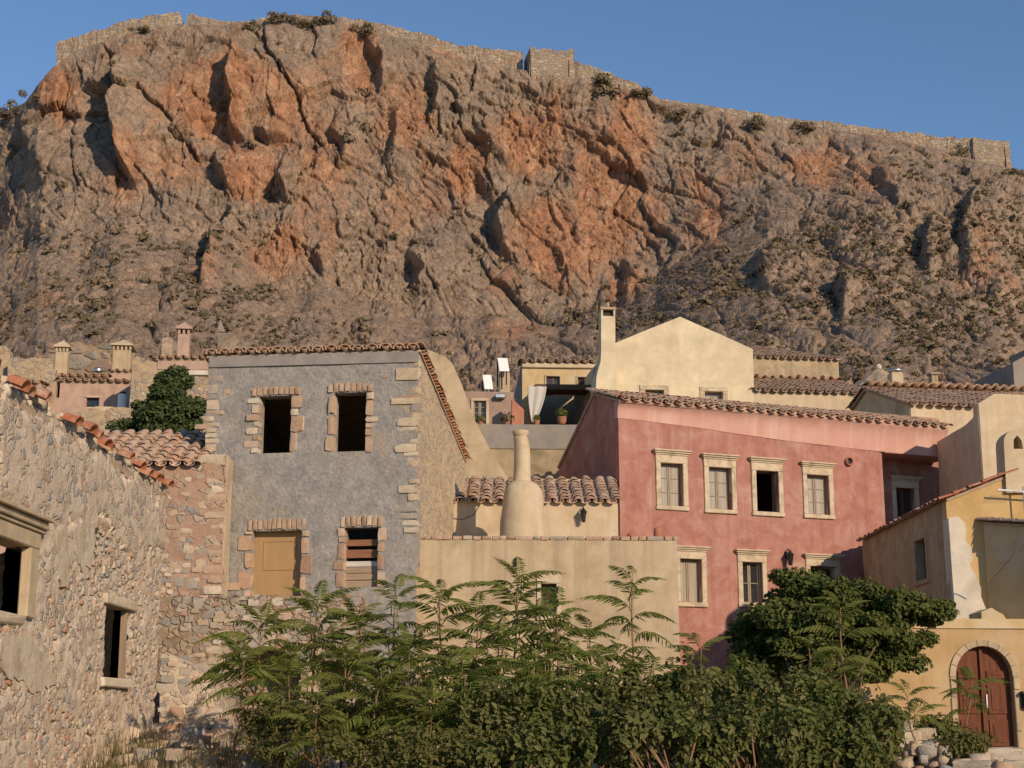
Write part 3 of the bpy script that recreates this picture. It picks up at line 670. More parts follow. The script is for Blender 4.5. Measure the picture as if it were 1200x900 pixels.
def stone_mx(pl, u, z, o, w, h, t, rot=0, g=random):
    fr = Matrix((pl.d, -pl.n, Vector((0, 0, 1)))).transposed().to_4x4()
    return Matrix.Translation(pl.w(u, z, o)) @ fr @ Matrix.Rotation(rot, 4, 'Y') @ Matrix.Diagonal((w / 2, t / 2, h / 2, 1))
def put_stone(name, par, pl, u0, u1, z0, z1, o, m='pale_stone', t=.16, jit=.0, rot=0):
    """one squarish stone filling a rectangle of the wall, its face standing o proud"""
    bx_ = not (name in ('quoin_stone', 'jamb_stone') and random.random() < .3)
    link(name, stone_me(m, random.randrange(6), bx_), par, stone_mx(pl, (u0 + u1) / 2, (z0 + z1) / 2, o - t / 2, abs(u1 - u0), abs(z1 - z0), t, rot))
def scatter_stones(par, pl, ok, u0, u1, z0, z1, n, size, m='stone', limit=300, proud=(.0, .05), seed=1, aspect=(1.1, 2.0), near=None, course=.8):
    """stones laid in rough courses where ok(u,z); the ones nearest the camera are single parts"""
    g = random.Random(seed); out = []; z = z0; taken = []
    cand = []
    for _ in range(n * 14):
        u = g.uniform(u0, u1); zz = g.uniform(z0, z1); s = size * g.choice((.6, .75, .9, 1, 1.15, 1.5)); a = g.uniform(*aspect)
        w, h = s * a ** .5 * 1.1, s / a ** .5
        if not ok(u, zz): continue
        if any(abs(u - q[0]) < (w + q[2]) * .5 * course and abs(zz - q[1]) < (h + q[3]) * .5 * course for q in taken): continue
        taken.append((u, zz, w, h)); cand.append((u, zz, w, h))
        if len(cand) >= n: break
    mx = []
    for u, zz, w, h in cand:
        t = min(w, h) * 1.0; pr = g.uniform(*proud)
        M_ = stone_mx(pl, u, zz, pr - t / 2, w, h, t, R(g.uniform(-9, 9)))
        mx.append(((M_.translation - CAM).length / (w * h) ** .5, M_, g.randrange(10)))
    mx.sort(key=lambda q: q[0])
    for _, M_, i in mx[:limit]: link('stone', stone_me(m, i), par, M_)
    rest = mx[limit:]
    if rest:
        vs = []; fs = []
        for _, M_, i in rest:
            V, F = STV[i]; A = np.array(M_); b = len(vs) * len(V); vs.append(V @ A[:3, :3].T + A[:3, 3]); fs += [tuple(x + b for x in f) for f in F]
        mesh('stone_mass', np.vstack(vs), fs, MT[m], par, True, fix=False, kind='stuff')

def house(name, label, cat, pl, top, zb, dep, m, prof=None, holes=(), th=.3, disp=.015, cell=.5, lm=None, group=None, lholes=(), rholes=(), sides='LRB', lbat=0):
    """four walls: top = front outline left to right as (u,z); prof = side outline as (distance back, z)"""
    uL, zL = top[0]; uR, zR = top[-1]
    t = thing(name, label, cat, pl.w((uL + uR) / 2, zb), group)
    slab('wall', t, pl, [(uL, zb), (uR, zb)] + top[::-1], MT[m], holes, th, cell, disp)
    prof = prof or [(0, zL), (dep, zL)]
    if 'L' in sides:
        lp = pl.left(uL); pts = [(-a, z) for a, z in prof]; pts[0] = (-.02, pts[0][1])
        slab('wall', t, lp, [(pts[-1][0], zb), (-.02, zb)] + pts, MT[lm or m], lholes, th, cell, disp, off=.006)
    if 'R' in sides:
        dz = zR - zL; rp = pl.right(uR); pts = [(a, z + dz) for a, z in prof]; pts[0] = (.02, pts[0][1])
        slab('wall', t, rp, [(.02, zb), (pts[-1][0], zb)] + pts[::-1], MT[lm or m], rholes, th, cell, disp, off=.006)
    if 'B' in sides:
        bp = pl.back(dep); slab('wall', t, bp, [(-uR + .05, zb), (-uL - .05, zb), (-uL - .05, prof[-1][1] - .05), (-uR + .05, prof[-1][1] - .05)], MT[m], (), th, 1.5, disp)
    return t
def roof_on(t, pl, u0, u1, segs, m='tile', over=.14, pitch=.32, dm='mortar', zR=0, side=.0, tiled=True, seed=1, drop=0, lift=.02, limit=300):
    """roof slabs following the side profile; slopes facing the viewer are tiled from the eave up"""
    for k in range(len(segs) - 1):
        (a0, z0), (a1, z1) = segs[k], segs[k + 1]
        A = pl.w(u0 - side, z0, -a0); B = pl.w(u1 + side, z0 + zR, -a0); up = pl.w(0, z1, -a1) - pl.w(0, z0, -a0)
        e = Vector((0, 0, .012)); d = deck_obj(t, A + e + (-up.normalized() * .03 if k == 0 else Vector()), B + e + (-up.normalized() * .03 if k == 0 else Vector()), up, .07, dm)
        if not tiled: continue
        if z1 >= z0: tiles(t, d, A, B, up, pitch, m=m, over=over, seed=seed + k, drop=drop, lift=lift, limit=limit)
        else: tiles(t, d, B + up, A + up, -up, pitch, m=m, over=over, seed=seed + k, drop=drop, lift=lift, limit=limit)

def window(t, pl, u0, u1, z0, z1, fr=.14, proud=.05, m='trim', cornice=True, sash='sash', dep=.14, glass=True, curtain=True, bars=(2, 3), sill=True, open_=False, lint=.2, label=None):
    """stone surround round an opening, a two-leaf casement set back in it"""
    w = MB()
    w.box(pl, u0 - fr, u0, z0, z1, -.2, proud, .012, .004); w.box(pl, u1, u1 + fr, z0, z1, -.2, proud + .002, .012, .004)
    w.box(pl, u0 - fr - .003, u1 + fr + .003, z1, z1 + lint, -.2, proud + .006, .012, .004)
    o = w.obj('window', MT[m], t)
    if label: o['label'] = label
    if sill:
        s = MB(); s.box(pl, u0 - fr - .015, u1 + fr + .015, z0 - .12, z0, -.2, proud + .02, .015, .004); s.obj('sill', MT[m], o)
    if cornice:
        c = MB(); a = u0 - fr; b = u1 + fr; zz = z1 + lint
        c.box(pl, a - .02, b + .02, zz, zz + .05, -.1, proud + .03); c.box(pl, a - .055, b + .055, zz + .05, zz + .1, -.1, proud + .075); c.box(pl, a - .09, b + .09, zz + .1, zz + .145, -.1, proud + .12)
        c.obj('cornice', MT[m], o)
    if sash:
        f = MB(); q = .05; sd = MT[sash]; mid = (u0 + u1) / 2
        for a, b in ((u0, mid), (mid, u1)):
            if open_: continue
            f.box(pl, a + .004, a + q, z0 + .004, z1 - .004, -dep - .05, -dep, .006); f.box(pl, b - q, b - .004, z0 + .004, z1 - .004, -dep - .05, -dep, .006)
            f.box(pl, a + q, b - q, z0 + .004, z0 + q, -dep - .05, -dep - .002, .006); f.box(pl, a + q, b - q, z1 - q, z1 - .004, -dep - .05, -dep - .002, .006)
            for k in range(1, bars[1]): f.box(pl, a + q, b - q, z0 + (z1 - z0) * k / bars[1] - .012, z0 + (z1 - z0) * k / bars[1] + .012, -dep - .04, -dep - .006, .004)
        if open_:
            for a, b in ((u0 + .004, u0 + q), (u1 - q, u1 - .004)): f.box(pl, a, b, z0 + .004, z1 - .004, -dep - .05, -dep, .006)
            f.box(pl, u0 + q, u1 - q, z1 - q, z1 - .004, -dep - .05, -dep - .002, .006)
        f.obj('sash', sd, o)
        if glass and not open_:
            gm = MB(); gm.box(pl, u0 + q, u1 - q, z0 + q, z1 - q, -dep - .03, -dep - .025, .001); gm.obj('pane', MT['glass'] if not curtain else MT['pane_curtain'], o)
    return o
def pane_curtain():
    t = NT('curtained_pane', .12, .5)
    v = t.pos((30, 30, .6)); c = t.ramp(t.noise(1., 3, .5, vec=v), [(.3, (.26, .225, .18)), (.6, (.40, .355, .29)), (.8, (.48, .43, .36))]); return t.done(c)
MT['pane_curtain'] = pane_curtain()
def vus(pl, *pp): return [pl.uv(*p) for p in pp]
# ------------------------------------------------------------------ grey house with the ruined windows
pg = plane(488, 34.0, -10)
def hol(pl, px0, py0, px1, py1):
    a = pl.uv((px0 + px1) / 2, py1); b = pl.uv((px0 + px1) / 2, py0); u0 = pl.uv(px0, (py0 + py1) / 2)[0]; u1 = pl.uv(px1, (py0 + py1) / 2)[0]
    return u0, u1, a[1], b[1]
W1 = hol(pg, 303, 464, 341, 531); W2 = hol(pg, 391, 460, 429, 529); DR = hol(pg, 294, 622, 353, 699); W3 = hol(pg, 403, 618, 443, 688)
gTL = pg.uv(237, 418); gTR = pg.uv(488, 411); gl = pg.uv(236, 620)[0]; gr = pg.uv(489, 560)[0]
lpg = pg.right(gr); sb = lpg.uv(545, 541); GD = sb[0]
GH = house('grey_house', 'derelict grey rendered house with two black open windows above a boarded door', 'house', pg, [(gl, gTL[1]), (gr, gTR[1])], 1.4, GD, 'grey', [(0, gTL[1]), (GD, sb[1] + gTL[1] - gTR[1])],
           [rect(W1[0], W1[2], W1[1], W1[3]), rect(W2[0], W2[2], W2[1], W2[3]), rect(DR[0], DR[2], DR[1], DR[3]), rect(W3[0], W3[2], W3[1], W3[3])], .38, .035, .22, sides='LB')
slab('wall', GH, lpg, [(.03, 1.4), (GD, 1.4), (GD, sb[1] - .06), (.03, gTR[1] - .1)], MT['side'], (), .4, .3, .03, off=.012)
b = MB(); zc = pg.uv(360, 420)[1]; b.quadprism([pg.w(gl + .02, gTL[1] - .28, .045), pg.w(gr - .01, gTR[1] - .28, .045), pg.w(gr - .01, gTR[1] - .02, .06), pg.w(gl + .02, gTL[1] - .02, .06)], -pg.n * .2); b.obj('cornice', MT['grey_band'], GH)
A = pg.w(gl - .05, gTL[1] + .02, .0); B = pg.w(gr + .05, gTR[1] + .02, .0); dn = lpg.w(GD, sb[1]) - lpg.w(0, gTR[1])
dk = deck_obj(GH, A + pg.n * .02, B + pg.n * .02, dn, .07)
tiles(GH, dk, B + dn + Vector((0, 0, .0)), A + dn, -dn, .325, m='tile', over=.1, seed=4)
# scalloped course bedded along the top edge, and the red tile ends of the right verge
for i in range(16):
    o = A.lerp(B, (i + .5) / 16) + pg.n * .02
    x = pg.d.copy(); y = -pg.n; z = Vector((0, 0, 1)); rot = Matrix((x, y, z)).transposed().to_4x4()
    link('eave_tile', tile_me(MT['tile']), dk, Matrix.Translation(o + pg.n * .15 + Vector((0, 0, random.uniform(.0, .03)))) @ rot @ Matrix.Rotation(R(random.uniform(-4, 4)), 4, 'Z') @ Matrix.Rotation(R(4), 4, 'X') @ Matrix.Diagonal((1.22, 1, 1.2, 1)))
nv = 19
for i in range(nv):
    p = lpg.w(0, gTR[1]).lerp(lpg.w(GD, sb[1]), (i + .4) / nv); m_ = MB()
    x = lpg.d * 1; sl2 = (lpg.w(GD, sb[1]) - lpg.w(0, gTR[1])).normalized(); y = -lpg.n; z = sl2.cross(y); z = z if z.z > 0 else -z
    link('verge_tile', tile_me(MT['tile_red']), dk, Matrix.Translation(p + lpg.n * .14 + z * .0) @ Matrix((sl2, y, sl2.cross(y))).transposed().to_4x4() @ Matrix.Diagonal((.72, .5, .8 if sl2.cross(y).z > 0 else -.8, 1)))
# brick and stone surrounds: every stone its own part
def surround(h, nv, arch, seed, m='brick_stone', stick=.2, vh=.19, jw=.17):
    random.seed(seed); u0, u1, z0, z1 = h; w = (u1 - u0 + 2 * arch) / nv
    for k in range(nv):
        a = u0 - arch + k * w; c = (k + .5) / nv - .5; rise = .05 * (1 - 4 * c * c)
        put_stone('voussoir', GH, pg, a + .008, a + w - .008, z1 + .0 + rise * .4 + random.uniform(-.01, .01), z1 + vh + rise + random.uniform(-.025, .02), random.uniform(.035, .065), m, .3, -c * .22)
    for sd in (-1, 1):
        z = z0 - random.uniform(0, .05); k = 0
        while z < z1 - .05:
            hh = random.choice((.14, .18, .24, .4, .48)); hh = min(hh, z1 - z)
            if hh < .07: break
            ln = jw * random.uniform(.75, 1.1) + (stick if k % 2 and random.random() < .4 else 0) * random.uniform(.6, 1.2)
            e = u0 + .0 if sd < 0 else u1
            a, c = (e - ln, e + .015) if sd < 0 else (e - .015, e + ln)
            put_stone('jamb_stone', GH, pg, a, c, z + .008, z + hh - .008, random.uniform(.03, .06), m if (hh > .2 or random.random() < .5) else 'pale_stone', .3, random.uniform(-.03, .03)); z += hh; k += 1
surround(W1, 9, .2, 11); surround(W2, 8, .16, 12); surround(DR, 12, .1, 13, vh=.25, jw=.17); surround(W3, 8, .1, 14, vh=.24, stick=.1, jw=.17)
random.seed(21)
def quoins(e, sd, za, zb_, dens, lmax):
    z = za
    while z < zb_:
        h = random.choice((.13, .16, .2, .26)); ln = random.uniform(.16, lmax)
        if random.random() < dens:
            a, c = (e - .012, e + ln) if sd > 0 else (e - ln, e + .022)
            put_stone('quoin_stone', GH, pg, a, c, z + .012, z + h - .012, random.uniform(.015, .035), random.choice(('pale_stone', 'pale_stone', 'stone')), .3, random.uniform(-.035, .035))
        z += h
zq0 = pg.uv(480, 625)[1]; quoins(gr, -1, zq0, gTR[1] - .35, .85, .55); quoins(gl, 1, pg.uv(240, 530)[1], gTL[1] - .32, .9, .5)
for px0, py0, px1, py1 in ((462, 431, 490, 446), (456, 466, 490, 474), (465, 489, 490, 500), (462, 520, 490, 530), (466, 568, 490, 578)):
    h = hol(pg, px0, py0, px1, py1); put_stone('quoin_stone', GH, pg, h[0], gr + .024, h[2], h[3], .05, 'pale_stone', .34)
for px0, py0, px1, py1 in ((262, 456, 270, 462), (449, 439, 455, 443), (228, 497, 243, 503), (236, 682, 284, 692), (636, 0, 637, 1)):
    if px0 < 500: h = hol(pg, px0, py0, px1, py1); put_stone('patch_stone', GH, pg, h[0], h[1], h[2], h[3], .03, 'brick_stone', .2)
# boarded door and slatted opening
d = MB(); d.box(pg, DR[0], DR[1], DR[2], DR[3], -.26, -.22, .004); do = d.obj('door', MT['door_tan'], GH)
f = MB(); a0, a1, c0, c1 = DR[0] + .22, DR[1] - .2, DR[2] + .62, DR[3] - .2
for q in ((a0, a1, c0, c0 + .035), (a0, a1, c1 - .035, c1), (a0, a0 + .035, c0 + .035, c1 - .035), (a1 - .035, a1, c0 + .035, c1 - .035)): f.box(pg, *q, -.222, -.205, .006)
f.obj('panel_moulding', MT['door_tan'], do)
zz = W3[2]
for i, (h, mt) in enumerate(((.17, 'plank'), (.16, 'plank'), (.15, 'plank'), (.13, 'plank_white'), (0, ''), (.2, 'plank_red'), (0, ''), (.16, 'plank_red'))):
    if h:
        s = MB(); s.box(pg, W3[0] - .02, W3[1] + .02, zz + .005, zz + h - .006, -.2 - random.uniform(0, .015), -.17 - random.uniform(0, .01), .005, .004); s.obj('plank', MT[mt], GH); zz += h
    else: zz += .07

# ------------------------------------------------------------------ annex with low tiled roof, left of the grey house
pa = plane(260, 33.9, 0)
aR = pa.uv(262, 620)[0]; aL = pa.uv(60, 620)[0]; az = pa.uv(200, 545)[1]; az2 = pa.uv(245, 533)[1]; ab = pa.uv(220, 697)[1]
eR = pa.uv(232, 545)[0]
AN = house('stone_annex', 'low pinkish stone annex with a small tiled roof between ruin and grey house', 'house', pa, [(aL, az), (eR - .03, az), (eR, az2), (aR, az2)], 1.4, 3., 'annex', [(0, az), (3., az)], th=.4, disp=.05, cell=.16, sides='LB')
q = pa.right(aR); slab('wall', AN, q, [(.03, 1.4), (.75, 1.4), (.75, az2 - .03), (.03, az2)], MT['cream'], (), .3, .3, .03, off=.008)
rz = P(170, 511, 36.3).z
Ae = pa.w(aL, az, 0); Be = pa.w(eR, az, 0); up = Vector((0, 2.5, rz - az)); dk = deck_obj(AN, Ae + Vector((0, .02, .01)), Be + Vector((0, .02, .01)), up)
tiles(AN, dk, Ae, Be, up, .325, .34, 'tile', over=.16, seed=9, lift=.04)
w_ = MB(); w_.quadprism([pa.w(eR + .0, az - .1, -.42), pa.w(eR + .22, az - .1, -.42), pa.w(eR + .22, rz + .2, -2.9), pa.w(eR, rz + .2, -2.9)], (0, 0, -.5)); w_.obj('verge', MT['mortar'], AN)
random.seed(5)
z = az2 - .28
put_stone('quoin_stone', AN, pa, eR - .02, aR + .02, az2 - .25, az2 + .02, .05, 'pale_stone', .5)
while z > ab:
    h = random.choice((.16, .2, .25, .3)); ln = random.uniform(.22, .5)
    if random.random() < .8: put_stone('quoin_stone', AN, pa, aR - ln, aR + .02, z - h + .02, z - .02, random.uniform(.02, .05), random.choice(('pale_stone', 'brick_stone')), .4, random.uniform(-.03, .03))
    z -= h
scatter_stones(AN, pa, lambda u, z: z < az - .2, pa.uv(175, 600)[0], aR - .35, ab - .2, az - .12, 80, .16, 'stone', 130, (-.002, .02), 31)
scatter_stones(AN, pa, lambda u, z: True, pa.uv(190, 600)[0], aR - .3, ab, az - .2, 26, .19, 'pale_stone', 50, (.006, .028), 32)

# ------------------------------------------------------------------ stone terrace wall under both
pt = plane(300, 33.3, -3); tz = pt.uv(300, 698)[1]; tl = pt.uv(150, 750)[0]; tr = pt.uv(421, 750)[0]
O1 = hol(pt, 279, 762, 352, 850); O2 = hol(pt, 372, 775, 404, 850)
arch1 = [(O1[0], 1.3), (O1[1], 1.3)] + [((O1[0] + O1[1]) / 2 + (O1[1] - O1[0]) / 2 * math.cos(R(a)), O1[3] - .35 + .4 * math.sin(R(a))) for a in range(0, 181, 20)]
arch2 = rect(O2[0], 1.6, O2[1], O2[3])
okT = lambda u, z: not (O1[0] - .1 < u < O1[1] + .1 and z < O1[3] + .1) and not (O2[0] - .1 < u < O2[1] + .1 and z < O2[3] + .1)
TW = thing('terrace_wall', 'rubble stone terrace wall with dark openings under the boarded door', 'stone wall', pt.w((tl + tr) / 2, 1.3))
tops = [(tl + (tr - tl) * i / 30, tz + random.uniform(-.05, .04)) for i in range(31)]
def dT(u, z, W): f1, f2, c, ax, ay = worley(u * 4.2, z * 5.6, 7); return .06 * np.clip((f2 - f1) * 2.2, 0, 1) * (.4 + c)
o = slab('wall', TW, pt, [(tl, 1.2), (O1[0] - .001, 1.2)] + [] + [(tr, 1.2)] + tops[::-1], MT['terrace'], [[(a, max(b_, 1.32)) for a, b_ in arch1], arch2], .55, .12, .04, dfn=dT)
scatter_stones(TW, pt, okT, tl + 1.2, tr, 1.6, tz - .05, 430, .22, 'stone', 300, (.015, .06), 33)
bk = MB(); bk.quadprism([pt.w(tl, 1.2, -1.6), pt.w(tr, 1.2, -1.6), pt.w(tr, tz - .1, -.6), pt.w(tl, tz - .1, -.6)], -pt.n * .1); bk.obj('inner_wall', MT['terrace'], TW)
cap = MB(); cap.quadprism([pt.w(tl, tz - .06, -.5), pt.w(tr, tz - .06, -.5), pt.w(tr, tz - .06, -1.2), pt.w(tl, tz - .06, -1.2)], (0, 0, -.2)); cap.obj('ledge', MT['mortar'], TW)
for i in range(11):
    t0 = R(180 - i * 180 / 11); t1 = R(180 - (i + 1) * 180 / 11); cx = (O1[0] + O1[1]) / 2; rr = (O1[1] - O1[0]) / 2 + .12; tm = (t0 + t1) / 2
    link('voussoir', stone_me('stone', i % 6, True), TW, stone_mx(pt, cx + rr * math.cos(tm), O1[3] - .35 + (.4 + .12) * math.sin(tm), -.1, .26, .34, .4, math.pi / 2 - tm))

# ------------------------------------------------------------------ ruined wall along the left
plw = Plane((-7.0, 17.5), (0, 1))
def U(px, py): return plw.uv(px, py)
zt = 7.42; lend = U(191, 640)[0]; lst = U(-130, 500)[0]
HA = (U(-14, 680)[0], U(27, 680)[0], U(27, 722)[1], U(27, 640)[1]); HB = (U(132, 750)[0], U(150, 750)[0], U(141, 796)[1], U(141, 712)[1])
topw = [(lst + (lend - lst) * i / 60, zt + .035 * math.sin(i * 1.7) + random.uniform(-.05, .05)) for i in range(61)]; topw[-1] = (lend, zt - .1)
PLA = [[(0, 462), (95, 525), (189, 592), (191, 640), (150, 622), (80, 575), (0, 540)], [(58, 622), (106, 616), (106, 660), (92, 680), (84, 664), (74, 690), (66, 688), (60, 660)], [(0, 520), (60, 560), (105, 590), (130, 620), (110, 625), (60, 602), (0, 590)], [(120, 560), (185, 600), (188, 640), (150, 640), (125, 610)]]
PLAu = [[U(*p) for p in pg_] for pg_ in PLA]
def plast(u, z): 
    u = np.asarray(u, float); z = np.asarray(z, float); r = np.zeros(u.shape, bool)
    wu = u + .25 * fbm(u / .5, z / .5, u * 0, 3, 301); wz = z + .25 * fbm(u / .5, z / .5, u * 0 + 7, 3, 302)
    for p_ in PLAu: r |= inpoly(wu, wz, p_)
    return r
def dL(u, z, W):
    f1, f2, c, ax, ay = worley(u * 3.3 + .3 * fbm(u, z, u * 0, 2, 3), z * 4.2, 17); p_ = plast(u, z)
    ero = .055 * fbm(u / 1.3, z / 1.3, u * 0, 4, 303)
    pits = -.06 * np.clip(fbm(u / .22, z / .18, u * 0, 3, 305) - .28, 0, 1) * 3
    return np.where(p_, .05 + .012 * fbm(u / .3, z / .3, u * 0, 3, 304), ero + .02 * np.clip((f2 - f1) * 2., 0, 1) * (.2 + c) + pits + .03 * fbm(u / .14, z / .11, u * 0, 3, 307))
LW = thing('ruined_wall', 'long crumbling stone wall of a roofless ruin along the left edge', 'ruin', plw.w((lst + lend) / 2, 1.2))
slab('wall', LW, plw, [(lst, 1.), (lend, 1.)] + topw[::-1], MT['ruin'], [rect(HA[0], HA[2], HA[1], HA[3]), rect(HB[0] - .55, HB[2], HB[1], HB[3])], .3, .06, .02, dfn=dL, splay=1.3)
slab('wall', LW, Plane((-7.05, 17.5 + lend - .02), (-1, 0)), [(-0.0, 1.), (6, 1.), (6, 5.), (0, zt - .2)], MT['ruin'], (), .5, .5, .05)
slab('wall', LW, Plane((-12.5, 17.5), (0, 1)), [(lst, 1.), (lend, 1.), (lend, 6.5), (lst, 6.)], MT['ruin'], (), .5, .5, .05)
m = MB(); m.quadprism([plw.w(lst, zt - .4, -.2), plw.w(lend, zt - .4, -.2), plw.w(lend, zt - .8, -5.6), plw.w(lst, zt - .8, -5.6)], (0, 0, -.15)); m.obj('shade_deck', MT['mortar'], LW)  # unseen deck added under the wall top to darken the ruin's interior
# plaster patches that still cling on
def patch(pp, mt, seed, proud, n=64):
    pts = [Vector(U(*q)) for q in pp]; out = []
    for i in range(len(pts)):
        a, b_ = pts[i], pts[(i + 1) % len(pts)]; k = max(2, int((b_ - a).length / .07))
        out += [a.lerp(b_, q / k) for q in range(k)]
    o_ = np.array([(p.x, p.y) for p in out]); o_[:, 0] += .16 * fbm(o_[:, 0] / .3, o_[:, 1] / .3, o_[:, 0] * 0, 4, seed); o_[:, 1] += .16 * fbm(o_[:, 0] / .3, o_[:, 1] / .3, o_[:, 0] * 0 + 4, 4, seed + 1)
    slab('plaster_patch', LW, plw, [tuple(q) for q in o_], MT[mt], (), .12, .07, .012, .4, off=proud)
patch([(60, 620), (74, 618), (76, 690), (66, 690)], 'old_plaster', 401, .06); patch([(82, 618), (106, 614), (105, 655), (94, 672), (86, 655)], 'old_plaster', 402, .065); patch([(0, 748), (28, 742), (52, 770), (66, 800), (40, 808), (0, 790)], 'old_plaster', 403, .035)

okL = lambda u, z: not plast(np.array([u]), np.array([z]))[0] and not (HA[0] - .5 < u < HA[1] + .42 and HA[2] - .2 < z < HA[3] + .5) and not (HB[0] - .7 < u < HB[1] + .15 and HB[2] - .15 < z < HB[3] + .2)
scatter_stones(LW, plw, okL, U(-20, 700)[0], lend - .1, 1.3, zt - .15, 520, .15, 'stone_warm', 300, (.0, .024), 41, aspect=(1., 2.2))
def okL2(u, z): return okL(u, z) and z < U(60, 700)[1]
# stone window frame with moulded cornice
fw = MB(); j = .42
fw.box(plw, HA[1], HA[1] + j, HA[2] - .02, HA[3], -.06, .085, .02, .006); fw.box(plw, HA[0] - j, HA[0], HA[2], HA[3], -.3, .08, .02, .006); fw.box(plw, HA[0] - j - .01, HA[1] + j + .01, HA[3], HA[3] + .24, -.3, .09, .02, .006)
wo = fw.obj('window', MT['tan'], LW)
c_ = MB()
for k, (z0, z1, pr) in enumerate(((.24, .3, .12), (.3, .36, .17), (.36, .41, .15), (.41, .48, .22))): c_.box(plw, HA[0] - j - .1, HA[1] + j + .08 + pr * .3, HA[3] + z0, HA[3] + z1 - .004, -.1, pr, .012, .005)
c_.obj('cornice', MT['tan'], wo)
s_ = MB(); s_.box(plw, HA[0] - j, HA[1] + .05, HA[2] - .16, HA[2], -.4, .06, .03, .02); s_.obj('sill', MT['trim'], wo)
f2 = MB(); f2.box(plw, HB[0] - .75, HB[1] + .3, HB[3], HB[3] + .17, -.3, .07, .02, .01); wo = f2.obj('window', MT['trim'], LW); s2 = MB(); s2.box(plw, HB[0] - .75, HB[1] + .1, HB[2] - .16, HB[2], -.4, .1, .02, .01); s2.obj('sill', MT['trim_pale'], wo)
pp = MB(); pp.box(plw, HB[0] - .1, HB[0] + .02, HB[2], HB[3], -.3, -.2, .01, .01); pp.obj('post', MT['old_wood'], wo)
pp = MB(); pp.box(plw, HB[1] - .08, HB[1] - .0, HB[2], HB[3], -.13, -.02, .01, .01); pp.obj('jamb', MT['old_wood'], wo)
# broken coping tiles along the top
g = random.Random(3); k = 0; u = lst + .2
co = MB(); 
while u < lend - .1:
    px_ = 0
    y = Vector((-1, 0, .42)).normalized(); x = Vector((0, 1, 0)); z = x.cross(y); z = z if z.z > 0 else -z
    if g.random() < .86:
        link('coping_tile', tile_me(MT['tile_red']), LW, Matrix.Translation(plw.w(u, zt + .03 + g.uniform(-.03, .05), .17 + g.uniform(-.07, .05))) @ Matrix((x, y, x.cross(y))).transposed().to_4x4() @ Matrix.Rotation(R(g.uniform(-10, 10)), 4, 'Z') @ Matrix.Rotation(R(g.uniform(-6, 6)), 4, 'Y') @ Matrix.Diagonal((1.35, .5, (1.45 if x.cross(y).z > 0 else -1.45), 1)))
    u += g.uniform(.42, .6)
ms = MB(); ms.quadprism([plw.w(lst, zt - .04, .0), plw.w(lend, zt - .04, 0), plw.w(lend, zt + .16, -.6), plw.w(lst, zt + .16, -.6)], (0, 0, -.12)); ms.obj('coping_bed', MT['mortar'], LW)
scatter_stones(LW, plw, okL, U(-20, 700)[0], lend - .1, 1.3, zt - .9, 900, .09, 'stone_warm', 0, (.0, .016), 42, aspect=(1., 2.4))
scatter_stones(LW, Plane((-7.0, 17.5), (0, 1)), lambda u, z: True, lst + 2, lend, zt - .03, zt + .14, 70, .17, 'pale_stone', 0, (-.1, .04), 43)
# sloping stub of wall below its far end
ps = plane(230, 31.2, 4); sv = vus(ps, (188, 762), (212, 772), (246, 796), (268, 850), (282, 905), (186, 915))
SB = thing('wall_stub', 'sloping plastered stub of ruined wall below the far end of the ruin', 'ruin', ps.w(sv[2][0] - .5, 1.3))
slab('wall', SB, ps, [sv[5], sv[4], sv[3], sv[2], sv[1], sv[0]], MT['ruin'], (), 1.2, .1, .05, dfn=lambda u, z, W: .05 * fbm(u / .3, z / .3, u * 0, 4, 77))
scatter_stones(SB, ps, lambda u, z: inpoly(np.array([u]), np.array([z]), [(a, b_ - .15) for a, b_ in sv])[0], sv[0][0], sv[4][0], 1.4, 4.2, 90, .2, 'stone', 90, (.0, .06), 44)

# ------------------------------------------------------------------ low tan house with the roof terrace
pn = plane(640, 34.5, 2); nl = pn.uv(487, 700)[0]; nr_ = pn.uv(795, 700)[0]; nz = pn.uv(640, 633)[1]
HW = hol(pn, 634, 684, 652, 700)
NT_ = house('low_tan_house', 'low tan rendered house with a roof terrace between grey and pink houses', 'house', pn, [(nl, nz), (nr_, nz)], 1.4, 4.3, 'tan', None, [rect(HW[0], HW[2] - .4, HW[1], HW[3])], .4, .03, .3, sides='LRB')
fl = MB(); fl.quadprism([pn.w(nl + .3, nz - .25, -.3), pn.w(nr_ - .3, nz - .25, -.3), pn.w(nr_ - .3, nz - .25, -4.1), pn.w(nl + .3, nz - .25, -4.1)], (0, 0, -.25)); fl.obj('terrace_floor', MT['mortar'], NT_)
random.seed(8); u = nl + .0
while u < nr_:
    w = random.choice((.16, .18, .2, .24, .42)); w = min(w, nr_ + .02 - u)
    put_stone('coping_brick', NT_, pn, u + .006, u + w - .006, nz - .0, nz + .1 + random.uniform(-.008, .012), .03 + random.uniform(-.01, .012), random.choice(('brick_stone', 'brick_stone', 'stone')), .42); u += w
window(NT_, pn, HW[0], HW[1], HW[2] - .4, HW[3], .1, .04, 'trim', False, 'sash_wood', .18, curtain=False, bars=(2, 3))
